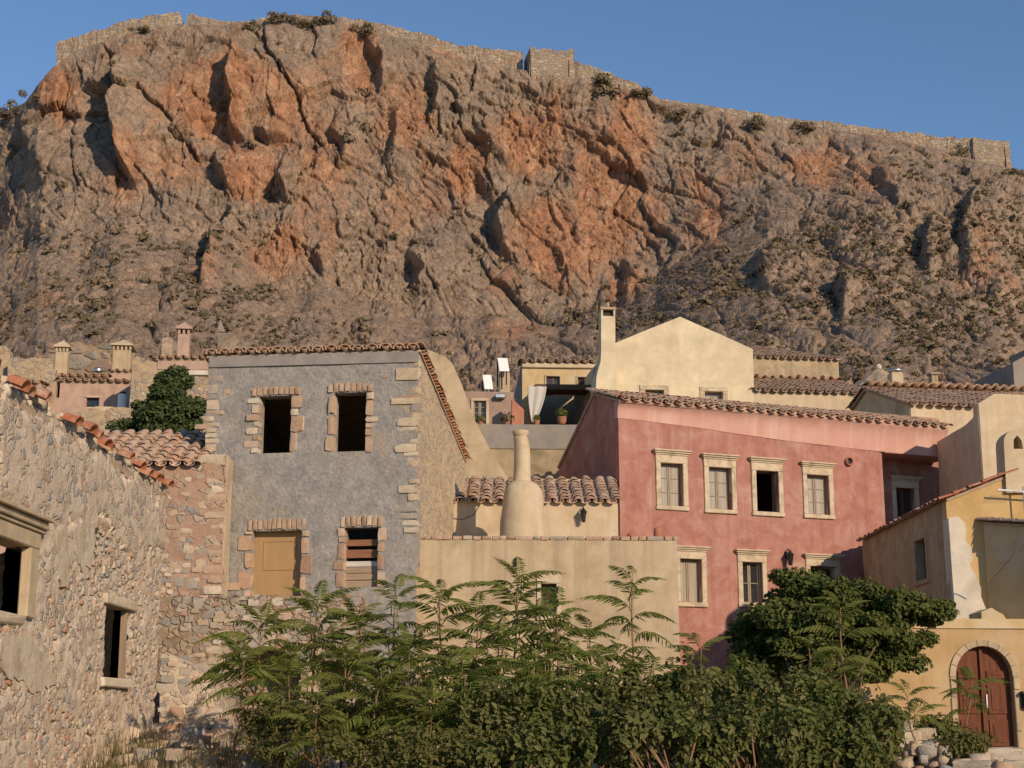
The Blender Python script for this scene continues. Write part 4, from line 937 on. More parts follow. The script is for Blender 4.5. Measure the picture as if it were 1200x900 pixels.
# terrace back wall with its little tiled lean-to roof, wall lamp
pb = plane(640, 38.0, 2); bl = pb.uv(528, 600)[0]; br = pb.uv(724, 600)[0]; bz = pb.uv(640, 588)[1]
LT = house('terrace_room', 'cream room with a small tiled lean-to roof at the back of the terrace', 'outbuilding', pb, [(bl, bz), (br, bz)], nz - .5, 2.4, 'cream', [(0, bz), (2.4, bz + .55)], (), .3, .02, .3, sides='LRB')
bz2 = P(640, 565, 40.3).z
dk = deck_obj(LT, pb.w(bl - .1, bz + .01, .02), pb.w(br, bz + .01, .02), Vector((0, 2.3, bz2 - bz)), .08)
tiles(LT, dk, pb.w(bl - .1, bz, 0), pb.w(br, bz, 0), Vector((0, 2.3, bz2 - bz)), .33, .36, 'tile', over=.15, seed=12)
r_ = MB(); r_.box(pb, bl + 1.2, br - .6, bz2 - .3, bz2 + .12, -2.75, -2.45, .03, .01); r_.obj('ridge_kerb', MT['cream'], LT)
lamp_at = pb.uv(683, 606)
def wall_lamp(pl, u, z, label, s=1.):
    t = thing('wall_lamp', label, 'lamp', pl.w(u, z))
    m = MB(); m.lathe(pl.w(u, 0, .2 * s), [(.02 * s, z - .16 * s, 0), (.05 * s, z - .14 * s, 0), (.03 * s, z - .12 * s, 0)], 8); m.lathe(pl.w(u, 0, .2 * s), [(.095 * s, z + .09 * s, 0), (.1 * s, z + .11 * s, 0), (.045 * s, z + .17 * s, 0), (.012 * s, z + .22 * s, 0)], 8)
    for a in range(4):
        c, s_ = math.cos(R(45 + 90 * a)), math.sin(R(45 + 90 * a)); q = pl.w(u, 0, .2 * s)
        m.tube([(q.x + c * .05 * s, q.y + s_ * .05 * s, z - .14 * s), (q.x + c * .09 * s, q.y + s_ * .09 * s, z + .1 * s)], .008 * s, 4)
    m.obj('lantern_frame', MT['black'], t)
    m = MB(); m.lathe(pl.w(u, 0, .2 * s), [(.04 * s, z - .12 * s, 0), (.078 * s, z + .09 * s, 0)], 8); m.obj('lamp_glass', MT['glass'], t)
    m = MB(); m.box(pl, u - .04 * s, u + .04 * s, z + .05 * s, z + .2 * s, -.01, .02, .004); m.tube([pl.w(u, z + .12 * s, .015), pl.w(u, z + .25 * s, .09 * s), pl.w(u, z + .22 * s, .19 * s)], .014 * s, 6); m.obj('bracket', MT['black'], t)
wall_lamp(pb, lamp_at[0], lamp_at[1], 'black lantern on the cream wall at the back of the terrace')
# the big plastered chimney standing at the terrace edge
ch = P(612, 625, 35.9); s = 35.9 / FPX; zb_ = P(612, 628, 35.9).z; zz = lambda py: P(612, py, 35.9).z
CH = thing('terrace_chimney', 'fat bell-shaped plastered chimney on the terrace edge with a slim stack', 'chimney', (ch.x, ch.y, zb_ - .3))
m = MB(); m.lathe((ch.x, ch.y), [(26.5 * s, zb_ - .3, 0), (26 * s, zz(612), 0), (24.5 * s, zz(595), .01), (23.6 * s, zz(582), .02), (22 * s, zz(574), .02), (18 * s, zz(568), .01), (12 * s, zz(564.5), 0), (9.5 * s, zz(564), 0)], 36, .012); m.obj('chimney_base', MT['cream'], CH, True)
m = MB(); m.lathe((ch.x, ch.y), [(11.5 * s, zz(567), -.0), (10.4 * s, zz(560), 0), (9.8 * s, zz(545), .01), (9.4 * s, zz(525), .0), (8.6 * s, zz(515), -.03), (7.6 * s, zz(510), -.05)], 24, .02); o = m.obj('stack', MT['cream'], CH, True)
m = MB(); m.lathe((ch.x - .05, ch.y), [(8.4 * s, zz(511), 0), (9.6 * s, zz(508), 0), (9.4 * s, zz(505), 0), (7 * s, zz(504), 0), (6 * s, zz(507), 0)], 20, .06); m.obj('rim', MT['cream'], o, True)
# squat vent pots on the parapet, right end
for px, lab in ((772, 'dark clay vent pot on the right end of the terrace parapet'), (741, 'low clay pot lying on the terrace parapet, left of the vent pot')):
    q = pn.uv(px, 626); c = pn.w(q[0], 0, -.15); m = MB(); hh = .24 if px == 772 else .1; z0 = nz + .095
    m.lathe(c, [(.1, z0, 0), (.105, z0 + hh * .35, 0), (.1, z0 + hh * .7, 0), (.07, z0 + hh * .93, 0), (.02, z0 + hh, 0)], 14); o = m.obj('vent_pot', MT['pot'], None, True); o['label'] = lab; o['category'] = 'vent'
# thin cable drooping on the terrace wall
m = MB(); m.tube([pb.w(bl + .02, pb.uv(530, 607)[1], .03), pb.w(bl + .3, pb.uv(540, 609)[1], .03), pb.w(bl + .6, pb.uv(555, 603)[1], .035), pb.w(bl + .75, pb.uv(563, 592)[1], .04)], .008, 5); o = m.obj('cable', MT['black'], LT)

# ------------------------------------------------------------------ pink house
pp_ = plane(728, 40.5, 22)
kz = lambda u: pp_.uv(728, 476)[1] + 0 * u
pu = lambda px, py: pp_.uv(px, py)
ez = pu(728, 470)[1]; ez1 = pu(1100, 504)[1]; ez = .5 * (ez + ez1)
uE = pu(1106, 520)[0]; uC = pu(1029, 560)[0]
rec = []
for x0, y0, x1, y1 in ((774, 543, 800, 593), (830.5, 548, 857, 597), (886, 552, 912, 600), (946, 557, 971, 603)): rec.append(hol(pp_, x0, y0, x1, y1))
low = [hol(pp_, 797, 655, 822, 706), hol(pp_, 870, 659, 893, 707), hol(pp_, 950, 664, 980, 712)]
pzb = 1.5
gb = pp_.left(0.0); gpk = gb.uv(697, 461); gen = gb.uv(655, 548); 
gprof = [(0, ez), (-gpk[0], gpk[1]), (-gen[0], gen[1])]; pdep = -gen[0]
PH = thing('pink_house', 'long two-storey pink house with stone-framed windows and tiled eave', 'house', pp_.w(uC / 2, pzb))
slab('wall', PH, pp_, [(0, pzb), (uC, pzb), (uC, ez), (0, ez)], MT['pink'], [rect(h[0], h[2], h[1], h[3]) for h in rec + low], .35, .3, .02)
slab('wall', PH, gb, [(-pdep, pzb), (-.02, pzb), (-.02, ez)] + [(-a, z) for a, z in gprof[1:]], MT['pink'], (), .35, .35, .03, off=.006)
bp_ = pp_.back(pdep); slab('wall', PH, bp_, [(-uE, pzb), (-.05, pzb), (-.05, gen[1] - .05), (-uE, gen[1] - .05)], MT['pink'], (), .3, 1.2, .02)
# set-back right wing with its rounded corner
wb = 1.0; pw = Plane(pp_.w(0, 0, -wb), pp_.d); wu0 = uC; HWg = hol(pw, 1050, 572, 1072, 608); 
rr = [(0, 0)]; m = MB(); prev = None; pts = [(uC + .35 * math.sin(R(a)) - .0, -.35 + .35 * math.cos(R(a))) for a in range(0, 91, 10)] + [(uC + .35, -wb - .3)]
vs = [pp_.w(a, zq, b_) for a, b_ in pts for zq in (pzb, ez)]; fs = [(2 * i, 2 * i + 2, 2 * i + 3, 2 * i + 1) for i in range(len(pts) - 1)]
n0 = len(vs); vs += [pp_.w(uC - .02, zq, b_) for b_ in (-.01, -wb - .3) for zq in (pzb, ez)]; fs += [(n0 - 2, n0 - 1, n0 + 3, n0 + 2)]
mesh('corner_wall', vs, fs, MT['pink'], PH, True)
slab('wall', PH, pw, [(uC + .3, pzb), (uE + 2.2, pzb), (uE + 2.2, ez), (uC + .3, ez)], MT['pink'], [rect(HWg[0], HWg[2] - .4, HWg[1], HWg[3])], .35, .4, .02)
# coved eave
def cove_part(u0, u1, name='cove'):
    prof = [(.012, -.85), (.015, -.6), (.03, -.4), (.07, -.22), (.15, -.08), (.2, -.02), (.2, .02), (-.2, .02), (-.2, -.85)]
    n = 30; vs = []; fs = []
    for i in range(n + 1):
        u = u0 + (u1 - u0) * i / n; dz = .0
        hk = min(1, .54 + .46 * u / uC); vs += [pp_.w(u, ez + z * hk + (.02 * math.sin(u * .9) if z < -.3 else 0), o_ + .006 * math.sin(u * 3.1)) for o_, z in prof]
    k = len(prof)
    for i in range(n):
        for j in range(k): fs.append((i * k + j, (i + 1) * k + j, (i + 1) * k + (j + 1) % k, i * k + (j + 1) % k))
    fs += [tuple(range(k)), tuple(range(n * k, n * k + k))]
    o = mesh(name, vs, fs, MT['cove'], PH, True); o.data.set_sharp_from_angle(angle=R(40)); return o
cove_part(-.03, uE + .05)
sf = MB(); sf.quadprism([pp_.w(uC - .1, ez - .02, -.15), pp_.w(uE + .35, ez - .02, -.15), pp_.w(uE + .35, ez - .02, -wb - .3), pp_.w(uC - .1, ez - .02, -wb - .3)], (0, 0, .05)); sf.obj('soffit', MT['cove'], PH)
sf = MB(); sf.quadprism([pp_.w(uC + .3, ez - .85, .0), pp_.w(uE + .35, ez - .85, .0), pp_.w(uE + .35, ez - .85, -wb), pp_.w(uC + .3, ez - .85, -wb)], (0, 0, .1)); sf.obj('soffit', MT['cove'], PH)
A = pp_.w(-.06, ez + .03, .2); B = pp_.w(uE + .05, ez + .03, .2); back = pp_.w(0, gpk[1], gpk[0]) - pp_.w(0, ez, 0); back = back - pp_.n * .2
dk = deck_obj(PH, A, B, back, .08); tiles(PH, dk, A, B, back, .335, .34, 'tile', over=.09, seed=21, jit=1.3)
b2 = gb.w(gen[0], gen[1]) - gb.w(gpk[0], gpk[1]); A2 = A + back; B2 = B + back
d2 = deck_obj(PH, A2, B2, b2, .08)
random.seed(33)
for i, h in enumerate(rec): window(PH, pp_, h[0], h[1], h[2], h[3], .15, .05, 'trim', True, 'sash_wood' if i == 2 else 'sash', .16, open_=(i == 2), lint=.22, bars=(2, 3), label='open window with a dark room behind' if i == 2 else None)
for i, h in enumerate(low): window(PH, pp_, h[0], h[1], h[2], h[3], .15, .05, 'trim', True, 'sash', .16, lint=.2, bars=(2, 2 if i == 1 else 1), curtain=(i == 0), label='lower window with a white blind' if i == 2 else None)
o = window(PH, pw, HWg[0], HWg[1], HWg[2] - .4, HWg[3], .15, .05, 'trim_pale', True, 'sash_wood', .16, curtain=False, bars=(2, 1))
q = pp_.uv(994, 541); m = MB(); c = pp_.w(q[0], q[1])
ring = [(.0, .13), (.09, .13), (.1, .12), (.1, .1), (-.06, .1)]; vs = []; fs = []
for o_, r in ring: vs += [pp_.w(q[0] + r * math.cos(2 * math.pi * k / 18), q[1] + r * math.sin(2 * math.pi * k / 18), o_) for k in range(18)]
for i in range(len(ring) - 1):
    for k in range(18): fs.append((i * 18 + k, i * 18 + (k + 1) % 18, (i + 1) * 18 + (k + 1) % 18, (i + 1) * 18 + k))
mesh('vent_pipe', vs, fs, MT['pot'], PH, True); mesh('vent_pipe_dark_disc', [pp_.w(q[0] + .1 * math.cos(2 * math.pi * k / 18), q[1] + .1 * math.sin(2 * math.pi * k / 18), .012) for k in range(18)], [tuple(range(18))], MT['black'], PH)  # black disc painted in for the shade inside the pipe mouth
ql = pp_.uv(921, 656); wall_lamp(pp_, ql[0], ql[1] , 'black lantern on the pink wall above the round dark tree', 1.15)
# ------------------------------------------------------------------ ochre house on the right
py_ = plane(1113, 34.0, 0); yl = py_.uv(1112, 640)[0]; yr = py_.uv(1330, 640)[0]; yz = py_.uv(1107, 586)[1]; yzr = py_.uv(1177, 559)[1]; ur = py_.uv(1177, 559)[0]
lyp = py_.left(yl); lend_ = lyp.uv(1012, 648); ydep = -lend_[0]; YW = hol(lyp, 1073.5, 632, 1086, 680)
YH = thing('ochre_house', 'ochre house at the right edge with a grey shaded side wall', 'house', py_.w(yl + 2, 2.))
slab('wall', YH, py_, [(yl, 1.5), (yr, 1.5), (yr, yzr + .9), (ur, yzr), (yl, yz)], MT['yellow'], (), .35, .35, .03)
ta = (YW[0], YW[1]); slab('wall', YH, lyp, [(-ydep, 1.5), (-.02, 1.5), (-.02, yz), (-ydep, yz)], MT['streak_tan'], [rect(YW[0], YW[2], YW[1], YW[3])], .35, .3, .03, off=.006)
slab('wall', YH, py_.back(ydep), [(-yr, 1.5), (-yl - .05, 1.5), (-yl - .05, yz), (-ur, yzr), (-yr, yzr + .9)], MT['yellow'], (), .3, 1.2, .02)
for (ua, za, ub, zb2, tl_) in ((yl, yz, ur, yzr, True), (ur, yzr, yr, yzr + .9, False)):
    A = py_.w(ua, za, -ydep) ; B = py_.w(ua, za, .02); up = py_.w(ub, zb2) - py_.w(ua, za); dk = deck_obj(YH, A + Vector((0, 0, .02)), B + Vector((0, 0, .02)), up, .06)
    if tl_: tiles(YH, dk, A, B, up, .27, .36, 'tile_red', over=.14, seed=31, lift=.03)
window(YH, lyp, YW[0], YW[1], YW[2], YW[3], .12, .03, 'streak_tan', False, 'sash_wood', .2, curtain=False, bars=(2, 3))
# flared whitewashed buttress climbing the corner
bt = [(1103, 608), (1120, 606), (1128, 613), (1130, 622), (1129, 634), (1136, 643), (1138, 654), (1134, 663), (1141, 675), (1147, 690), (1147, 700), (1153, 715), (1154, 730)]
m = MB(); pts = []
for px, py in bt: pts.append((py_.uv(px, py)))
outl = [(yl - .012, pts[0][1]), (pts[1][0], pts[1][1])] + pts[2:]; outl = outl + [(outl[-1][0], 1.6), (yl - .012, 1.6)]
BU = slab('buttress', YH, py_, outl[::-1], MT['white'], (), .5, .2, .05, off=.16)
# projecting wing at the far right, seen from its shaded side
wx = P(1153, 640, 34).x; pwg = Plane((wx, 34.0), (.49, -.87))       # looks left
wz0 = pwg.uv(1153, 612)[1]; ue = 1.32; wz1 = wz0 - .2
WG = thing('ochre_wing', 'shaded wing of the ochre house projecting at the right edge', 'outbuilding', pwg.w(2, 2))
slab('wall', WG, pwg, [(.02, 1.5), (ue, 1.5), (ue, wz1), (.02, wz0)], MT['ochre_pale'], (), .3, .35, .03)
slab('wall', WG, pwg.right(ue), [(.02, 1.5), (4, 1.5), (4, wz1), (.02, wz1)], MT['yellow'], (), .3, .6, .03, off=.006)
A = pwg.w(ue + .0, wz1 + .01, .03); B = A - pwg.n * 4; up = pwg.w(0, wz0) - pwg.w(ue, wz1); dk = deck_obj(WG, A, B, up, .06); tiles(WG, dk, A, B, up, .3, .36, 'tile_dark', over=.1, seed=32)
lowm = MB()
st = thing('outside_stair', 'pale rendered stair block at the foot of the ochre house', 'steps', P(1170, 720, 32.6))
sp = plane(1170, 32.6, 0); sv = vus(sp, (1150, 730), (1150, 717), (1162, 712), (1168, 716), (1176, 720), (1182, 730))
slab('wall', st, sp, [(sv[0][0], 1.5), (sv[5][0], 1.5)] + sv[:0:-1], MT['ochre_pale'], (), .9, .2, .04)
# television aerial
AE = thing('aerial', 'thin white television aerial over the ochre house', 'aerial', P(1199, 600, 33.8)); q = plane(1199, 33.7, 0)
m = MB(); z_ = q.uv(1199, 575)[1]; uu = q.uv(1199, 575)[0]; m.tube([q.w(uu, z_ - 1.2), q.w(uu, z_ + .1)], .018, 6); m.obj('mast', MT['metal'], AE)
m = MB(); m.tube([q.w(q.uv(1169, 574)[0], z_ + .02), q.w(uu + .5, z_ - .06)], .022, 6); 
for i in range(7): m.tube([q.w(q.uv(1172 + i * 4, 574)[0], z_ + .0, -.18), q.w(q.uv(1172 + i * 4, 574)[0], z_ - .02, .18)], .006, 4)
m.obj('boom', MT['panel'], AE)
m = MB(); m.tube([P(1153, 690, 33.4), P(1170, 670, 32.9), P(1186, 652, 32.4), P(1203, 625, 32)], .012, 5); o = m.obj('overhead_wire', MT['metal'], None); o['label'] = 'thin wire sagging across the ochre house at the right edge'; o['category'] = 'wire'
# small arched chimney on the ochre house
q = plane(1188, 33.9, 0); cu0, cu1 = q.uv(1178, 540)[0], q.uv(1215, 540)[0]; cz0 = q.uv(1188, 562)[1] - .3; cz1 = q.uv(1188, 501)[1]; cs_ = q.uv(1188, 520)[1]; wd = cu1 - cu0
CC = thing('arched_chimney', 'rounded plaster chimney with an arched opening at the right edge', 'chimney', q.w((cu0 + cu1) / 2, cz0))
arc = [(cu0 - .02, cz0), (cu1, cz0)] + [((cu0 + cu1) / 2 + wd / 2 * math.cos(R(a)) * (.55 + .45 * abs(math.cos(R(a)))), cs_ + (cz1 - cs_) * math.sin(R(a)) ** .8) for a in range(0, 181, 12)]
hx = (cu0 + cu1) / 2 - .05; slab('stack', CC, q, arc, MT['cream'], [[(hx - .1, cs_ - .12), (hx + .12, cs_ - .12), (hx + .1, cs_ + .08), (hx + .01, cs_ + .2), (hx - .08, cs_ + .1)]], .6, .12, .02)

# ------------------------------------------------------------------ garden wall with the arched door
pd = plane(1155, 30.0, 3); dz = pd.uv(1150, 727)[1]; dl = pd.uv(905, 800)[0]; dr = pd.uv(1330, 800)[0]
c0, c1 = pd.uv(1120, 800)[0], pd.uv(1187, 800)[0]; zb0 = pd.uv(1155, 882)[1]; zt0 = pd.uv(1155, 757)[1]; cx = (c0 + c1) / 2; rad_ = (c1 - c0) / 2; sp_ = zt0 - rad_ * 1.05
GW = thing('garden_wall', 'ochre garden wall with a pale capping and an arched doorway', 'wall', pd.w(cx, 1.3))
archp = [(c0, zb0), (c1, zb0)] + [(cx + rad_ * math.cos(R(a)), sp_ + (zt0 - sp_) * math.sin(R(a))) for a in range(0, 181, 10)]
slab('wall', GW, pd, [(dl, 1.), (dr, 1.), (dr, dz), (dl, dz)], MT['orchre_wall'], [archp], .45, .25, .03)
cp = MB(); cp.quadprism([pd.w(dl, dz - .16, .03), pd.w(dr, dz - .16, .03), pd.w(dr, dz + .03, .015), pd.w(dl, dz + .03, .015)], -pd.n * .5); cp.obj('capping', MT['ochre_pale'], GW)
def ringstone(a0, a1, r0, r1, o0, o1):
    f = lambda r, a: (cx + (rad_ + r) * math.cos(a), sp_ + (zt0 - sp_ + r) * math.sin(a)); m = MB()
    p = [f(r0, a0), f(r1, a0), f(r1, (a0 + a1) / 2), f(r1, a1), f(r0, a1), f(r0, (a0 + a1) / 2)]; m.quadprism([pd.w(u, z, o1) for u, z in p], -pd.n * (o1 - o0)); return m
for i in range(9): ringstone(R(i * 20 + .5), R(i * 20 + 19.5), -.0, .12, -.3, random.uniform(.03, .045)).obj('arch_stone', MT['tan'], GW)
for sd in (0, 1):
    z = zb0 - .1
    while z < sp_ - .02:
        h = min(random.choice((.5, .65, .8)), sp_ - z); m = MB()
        a, b_ = (c0 - .12, c0) if sd == 0 else (c1, c1 + .12)
        m.box(pd, a, b_, z + .004, z + h - .004, -.3, random.uniform(.03, .045), .015, .004); m.obj('jamb_stone', MT['tan'], GW); z += h
DO = thing('arched_door', 'red-brown two-leaf arched wooden door in the ochre garden wall', 'door', pd.w(cx, zb0))
for sd in (-1, 1):
    a_ = [R(x) for x in (range(0, 91, 10) if sd > 0 else range(90, 181, 10))]
    ol = [(cx + .006 * sd, zb0), (cx + rad_ * sd * .99, zb0)] + [(cx + rad_ * .99 * math.cos(a) + (.006 * sd if abs(math.cos(a)) < .01 else 0), sp_ + (zt0 - sp_) * .99 * math.sin(a)) for a in (a_ if sd > 0 else a_[::-1])]
    m = MB(); m.quadprism([pd.w(u, z, -.16) for u, z in ol], -pd.n * .05); lf = m.obj('leaf', MT['door_red'], DO)
    for z0, z1 in ((zb0 + .12, zb0 + .62), (zb0 + .74, zb0 + 1.3), (zb0 + 1.42, sp_ + .12)):
        a, b_ = cx + sd * .1, cx + sd * (rad_ - .1)
        m = MB(); m.box(pd, a, b_, z0, z1, -.165, -.135, .02); m.box(pd, min(a, b_) + .07, max(a, b_) - .07, z0 + .07, z1 - .07, -.14, -.122, .012); m.obj('panel', MT['door_red'], lf)
m = MB(); m.box(pd, cx - .035, cx + .035, zb0, sp_ + (zt0 - sp_) * .97, -.16, -.105, .01); m.obj('meeting_rail', MT['door_red'], DO)
m = MB(); m.box(pd, cx + .05, cx + .085, zb0 + .85, zb0 + 1.12, -.15, -.1, .006); m.obj('handle', MT['metal'], DO)
m = MB(); lx = pd.uv(1197, 812); m.box(pd, lx[0] - .02, lx[0] + .3, lx[1] - .3, lx[1] - .03, .02, .14, .015); m.box(pd, lx[0] - .05, lx[0] + .34, lx[1] - .03, lx[1] + .03, .02, .18, .01); o = m.obj('letter_box', MT['black'], None); o['label'] = 'dark letter box on the wall right of the arched door'; o['category'] = 'letter box'

# ------------------------------------------------------------------ cream house, upper right
pc = plane(1067, 46.0, 9); cz = pc.uv(1080, 474)[1]; cl_ = pc.uv(1067, 480)[0]; crr = pc.uv(1340, 480)[0]
lcp = pc.left(cl_); cpk = lcp.uv(1019, 455); cend = lcp.uv(1003, 480)
cdep = 4.6; rzc = P(1100, 456, 46 + 3.4).z; 
CR_ = house('cream_house', 'cream house with a wide tiled roof at the upper right', 'house', pc, [(cl_, cz), (crr, cz)], 3., cdep, 'cream', [(0, cz), (3.4, rzc), (cdep, rzc - .4)], (), .35, .03, .5)
roof_on(CR_, pc, cl_, crr, [(0, cz), (3.4, rzc), (cdep, rzc - .4)], 'tile_dark', .2, .33, side=.1, seed=41)
m = MB(); m.box(pc, cl_ - .02, cl_ + .75, pc.uv(1070, 500)[1] - .5, pc.uv(1070, 494)[1] + .05, .0, .5, .05, .01); m.obj('tile_ledge', MT['tile_red'], CR_)
# buttressed forward block of the cream house: sweeping parapet on its shaded left face
pf = plane(1147, 41.5, 9); fu = pf.uv(1147, 480)[0]; lf_ = pf.left(fu)
fp = vus(lf_, (1147, 473), (1141, 490), (1131, 499), (1115, 508), (1098, 518)); fd = -fp[-1][0]
FB = thing('cream_block', 'cream block with a sweeping parapet between pink house and ochre house', 'house', pf.w(fu + 1, 2.))
ztp = pf.uv(1150, 473)[1]
slab('wall', FB, pf, [(fu, 2.), (fu + 7.5, 2.), (fu + 7.5, ztp + .3), (fu + .5, ztp + .3), (fu, ztp)], MT['cream'], (), .35, .35, .03)
slab('wall', FB, lf_, [(-fd, 2.), (-.0, 2.), (-.02, fp[0][1])] + fp[1:], MT['cream'], (), .35, .35, .03, off=.01)
slab('wall', FB, pf.back(fd), [(-fu - 7.5, 2.), (-fu - .05, 2.), (-fu - .05, fp[-1][1]), (-fu - 7.5, fp[-1][1])], MT['cream'], (), .3, 1., .03)
m = MB(); m.quadprism([pf.w(fu + .2, fp[-1][1] - .4, -.3), pf.w(fu + 7.4, fp[-1][1] - .4, -.3), pf.w(fu + 7.4, fp[-1][1] - .4, -fd), pf.w(fu + .2, fp[-1][1] - .4, -fd)], (0, 0, -.2)); m.obj('roof', MT['mortar'], FB)

# ------------------------------------------------------------------ houses behind
# gable behind the grey house
pq = plane(560, 41.5, 4); qp = vus(pq, (596, 562), (575, 528), (556, 492), (541, 450), (530, 426), (522, 418), (505, 411), (488, 404), (470, 410), (420, 450))
QG = thing('tan_gable', 'flared tan gable wall rising behind the grey house', 'house', pq.w(qp[4][0], 5))
slab('wall', QG, pq, [(qp[-1][0], 3.), (qp[0][0] + .1, 3.)] + qp, MT['tan'], (), .5, .3, .04)
m = MB()
for a, b_ in zip(qp[:5], qp[1:6]): m.quadprism([pq.w(a[0], a[1], -.45), pq.w(b_[0], b_[1], -.45), pq.w(b_[0], b_[1] - .15, -4.5), pq.w(a[0], a[1] - .15, -4.5)], (0, 0, -.3))
m.obj('roof', MT['cream'], QG)
# blue-grey parapet over mossy wall
p1 = plane(615, 46.5, 2); z1 = p1.uv(615, 498)[1]; u0, u1 = p1.uv(556, 510)[0], p1.uv(690, 510)[0]
BW = house('terrace_block', 'grey-blue terrace parapet over a mossy tan wall, behind the chimney', 'house', p1, [(u0, z1), (u1, z1)], 4., 6., 'moss_tan', None, (), .3, .03, .5)
zq = p1.uv(615, 526)[1]; slab('parapet', BW, p1, [(u0 - .01, zq), (u1 + .01, zq), (u1 + .01, z1 + .01), (u0 - .01, z1 + .01)], MT['greyblue'], (), .4, .3, .03, off=.035)
m = MB(); m.quadprism([p1.w(u0 + .2, z1 - .35, -.2), p1.w(u1 - .2, z1 - .35, -.2), p1.w(u1 - .2, z1 - .35, -6), p1.w(u0 + .2, z1 - .35, -6)], (0, 0, -.2)); m.obj('terrace_floor', MT['mortar'], BW)
# mauve house with the little window
p2 = plane(575, 52., 3); z2 = p2.uv(580, 459)[1]; u0, u1 = p2.uv(543, 480)[0], p2.uv(602, 480)[0]; h2 = hol(p2, 555, 470, 569.5, 497)
MH = house('mauve_house', 'small mauve-brown house with one stone-framed window and flat roof', 'house', p2, [(u0, z2), (u1, z2)], 6., 4., 'mauve', None, [rect(h2[0], h2[2], h2[1], h2[3])], .3, .02, .5)
window(MH, p2, h2[0], h2[1], h2[2], h2[3], .1, .05, 'cream', False, 'sash', .06, bars=(2, 4), lint=.1, curtain=False)
m = MB(); m.quadprism([p2.w(u0 + .1, z2 - .06, -.1), p2.w(u1 - .1, z2 - .06, -.1), p2.w(u1 - .1, z2 - .06, -4), p2.w(u0 + .1, z2 - .06, -4)], (0, 0, -.2)); m.obj('roof', MT['mortar'], MH)
p2b = plane(608, 51., 3); zs = vus(p2b, (600, 510), (614, 510), (614, 480), (600, 467)); sal = slab('salmon_wall', None, p2b, [(zs[0][0], 6.), (zs[1][0], 6.), zs[2], zs[3]], MT['salmon'], (), .5, .3, .02); sal['label'] = 'small salmon-coloured sloping wall right of the mauve house'; sal['category'] = 'wall'
q = p2.uv(584, 466); m = MB(); m.box(p2, q[0] - .12, q[0] + .25, q[1] - .06, q[1] + .1, .0, .25, .03); m.obj('floodlight', MT['metal'], MH)
def panel(px0, px1, py0, py1, D, lab):
    pl = plane(px0, D, 8); a, b_, z0, z1_ = hol(pl, px0, py0, px1, py1); t = thing('solar_panel', lab, 'solar panel', pl.w((a + b_) / 2, z0 - .4), 'solar water heaters on the mauve house')
    m = MB(); m.quadprism([pl.w(a, z0, .0), pl.w(b_, z0, .0), pl.w(b_ - .04, z1_ + .12, -.3), pl.w(a - .04, z1_ + .12, -.3)], pl.n * -.06); m.obj('panel', MT['panel'], t)
    m = MB(); m.tube([pl.w(a + .1, z0 + .05, -.1), pl.w(a + .1, z0 - .5, -.1)], .03, 6); m.tube([pl.w(b_ - .1, z0 + .05, -.1), pl.w(b_ - .1, z0 - .5, -.1)], .03, 6); m.tube([pl.w(a, z1_ - .05, -.6), pl.w(a, z0 - .5, -.6)], .03, 6); m.obj('stand', MT['black'], t)
    m = MB(); m.tube([pl.w(a + .05, z1_ - .1, -.5), pl.w(b_ - .1, z1_ - .1, -.5)], .13, 12); m.obj('tank', MT['panel'], t)
panel(568, 578, 441, 456, 53, 'lower white solar water heater on the mauve roof'); panel(585.5, 597, 421, 435, 54.4, 'upper white solar water heater standing over the square chimney')
def box_chimney(name, px0, px1, py0, py1, D, m_, lab, cap=None, ang=6, group=None, dep=None, flare=0, slots=0):
    pl = plane((px0 + px1) / 2, D, ang); a, b_, z0, z1_ = hol(pl, px0, py0, px1, py1); dep = dep or (b_ - a); t = thing(name, lab, 'chimney', pl.w((a + b_) / 2, z0 - .6), group)
    m = MB(); m.box(pl, a, b_, z0 - .8, z1_, -dep, 0, .03, .008); m.obj('stack', MT[m_], t); e = .09; hgt = z1_ - z0
    if cap == 'pyramid':
        n = max(2, slots); 
        for i in range(n + 1):
            x = a + (b_ - a - .1) * i / n; k = MB(); k.box(pl, x, x + .1, z1_ + .002, z1_ + .2, -.12, -.005, .01); k.box(pl, x, x + .1, z1_ + .002, z1_ + .2, -dep + .005, -dep + .12, .01); k.obj('pillar', MT[m_], t)
        k = MB(); ap = pl.w((a + b_) / 2, z1_ + .52 + .1 * (b_ - a), -dep / 2); vs = [pl.w(a - e, z1_ + .2, e), pl.w(b_ + e, z1_ + .2, e), pl.w(b_ + e, z1_ + .2, -dep - e), pl.w(a - e, z1_ + .2, -dep - e)]; vs2 = [v + Vector((0, 0, .06)) for v in vs]
        k.add(vs + vs2 + [ap], [(3, 2, 1, 0), (0, 1, 5, 4), (1, 2, 6, 5), (2, 3, 7, 6), (3, 0, 4, 7), (4, 5, 8), (5, 6, 8), (6, 7, 8), (7, 4, 8)]); k.obj('cap', MT['rose' if m_ == 'rose' else 'cream'], t)
        k = MB(); k.box(pl, a + .13, b_ - .13, z1_ + .002, z1_ + .19, -dep + .13, -.13, .01); k.obj('flue', MT['dark'], t)
    if cap == 'slab':
        for x in (a + .02, b_ - .14): k = MB(); k.box(pl, x, x + .12, z1_ + .002, z1_ + .22, -dep + .02, -.02, .01); k.obj('pillar', MT[m_], t)
        k = MB(); k.box(pl, a - .05, b_ + .05, z1_ + .22, z1_ + .3, -dep - .05, .05, .02); k.obj('cap', MT['mortar'], t)
        k = MB(); k.box(pl, a + .16, b_ - .16, z1_ + .002, z1_ + .2, -dep + .06, -.1, .01); k.obj('flue', MT['dark'], t)
    return t, pl, a, b_, z0, z1_
box_chimney('square_chimney', 585.5, 597.5, 436, 459, 54.8, 'tan', 'square tan chimney under the upper solar water heater')
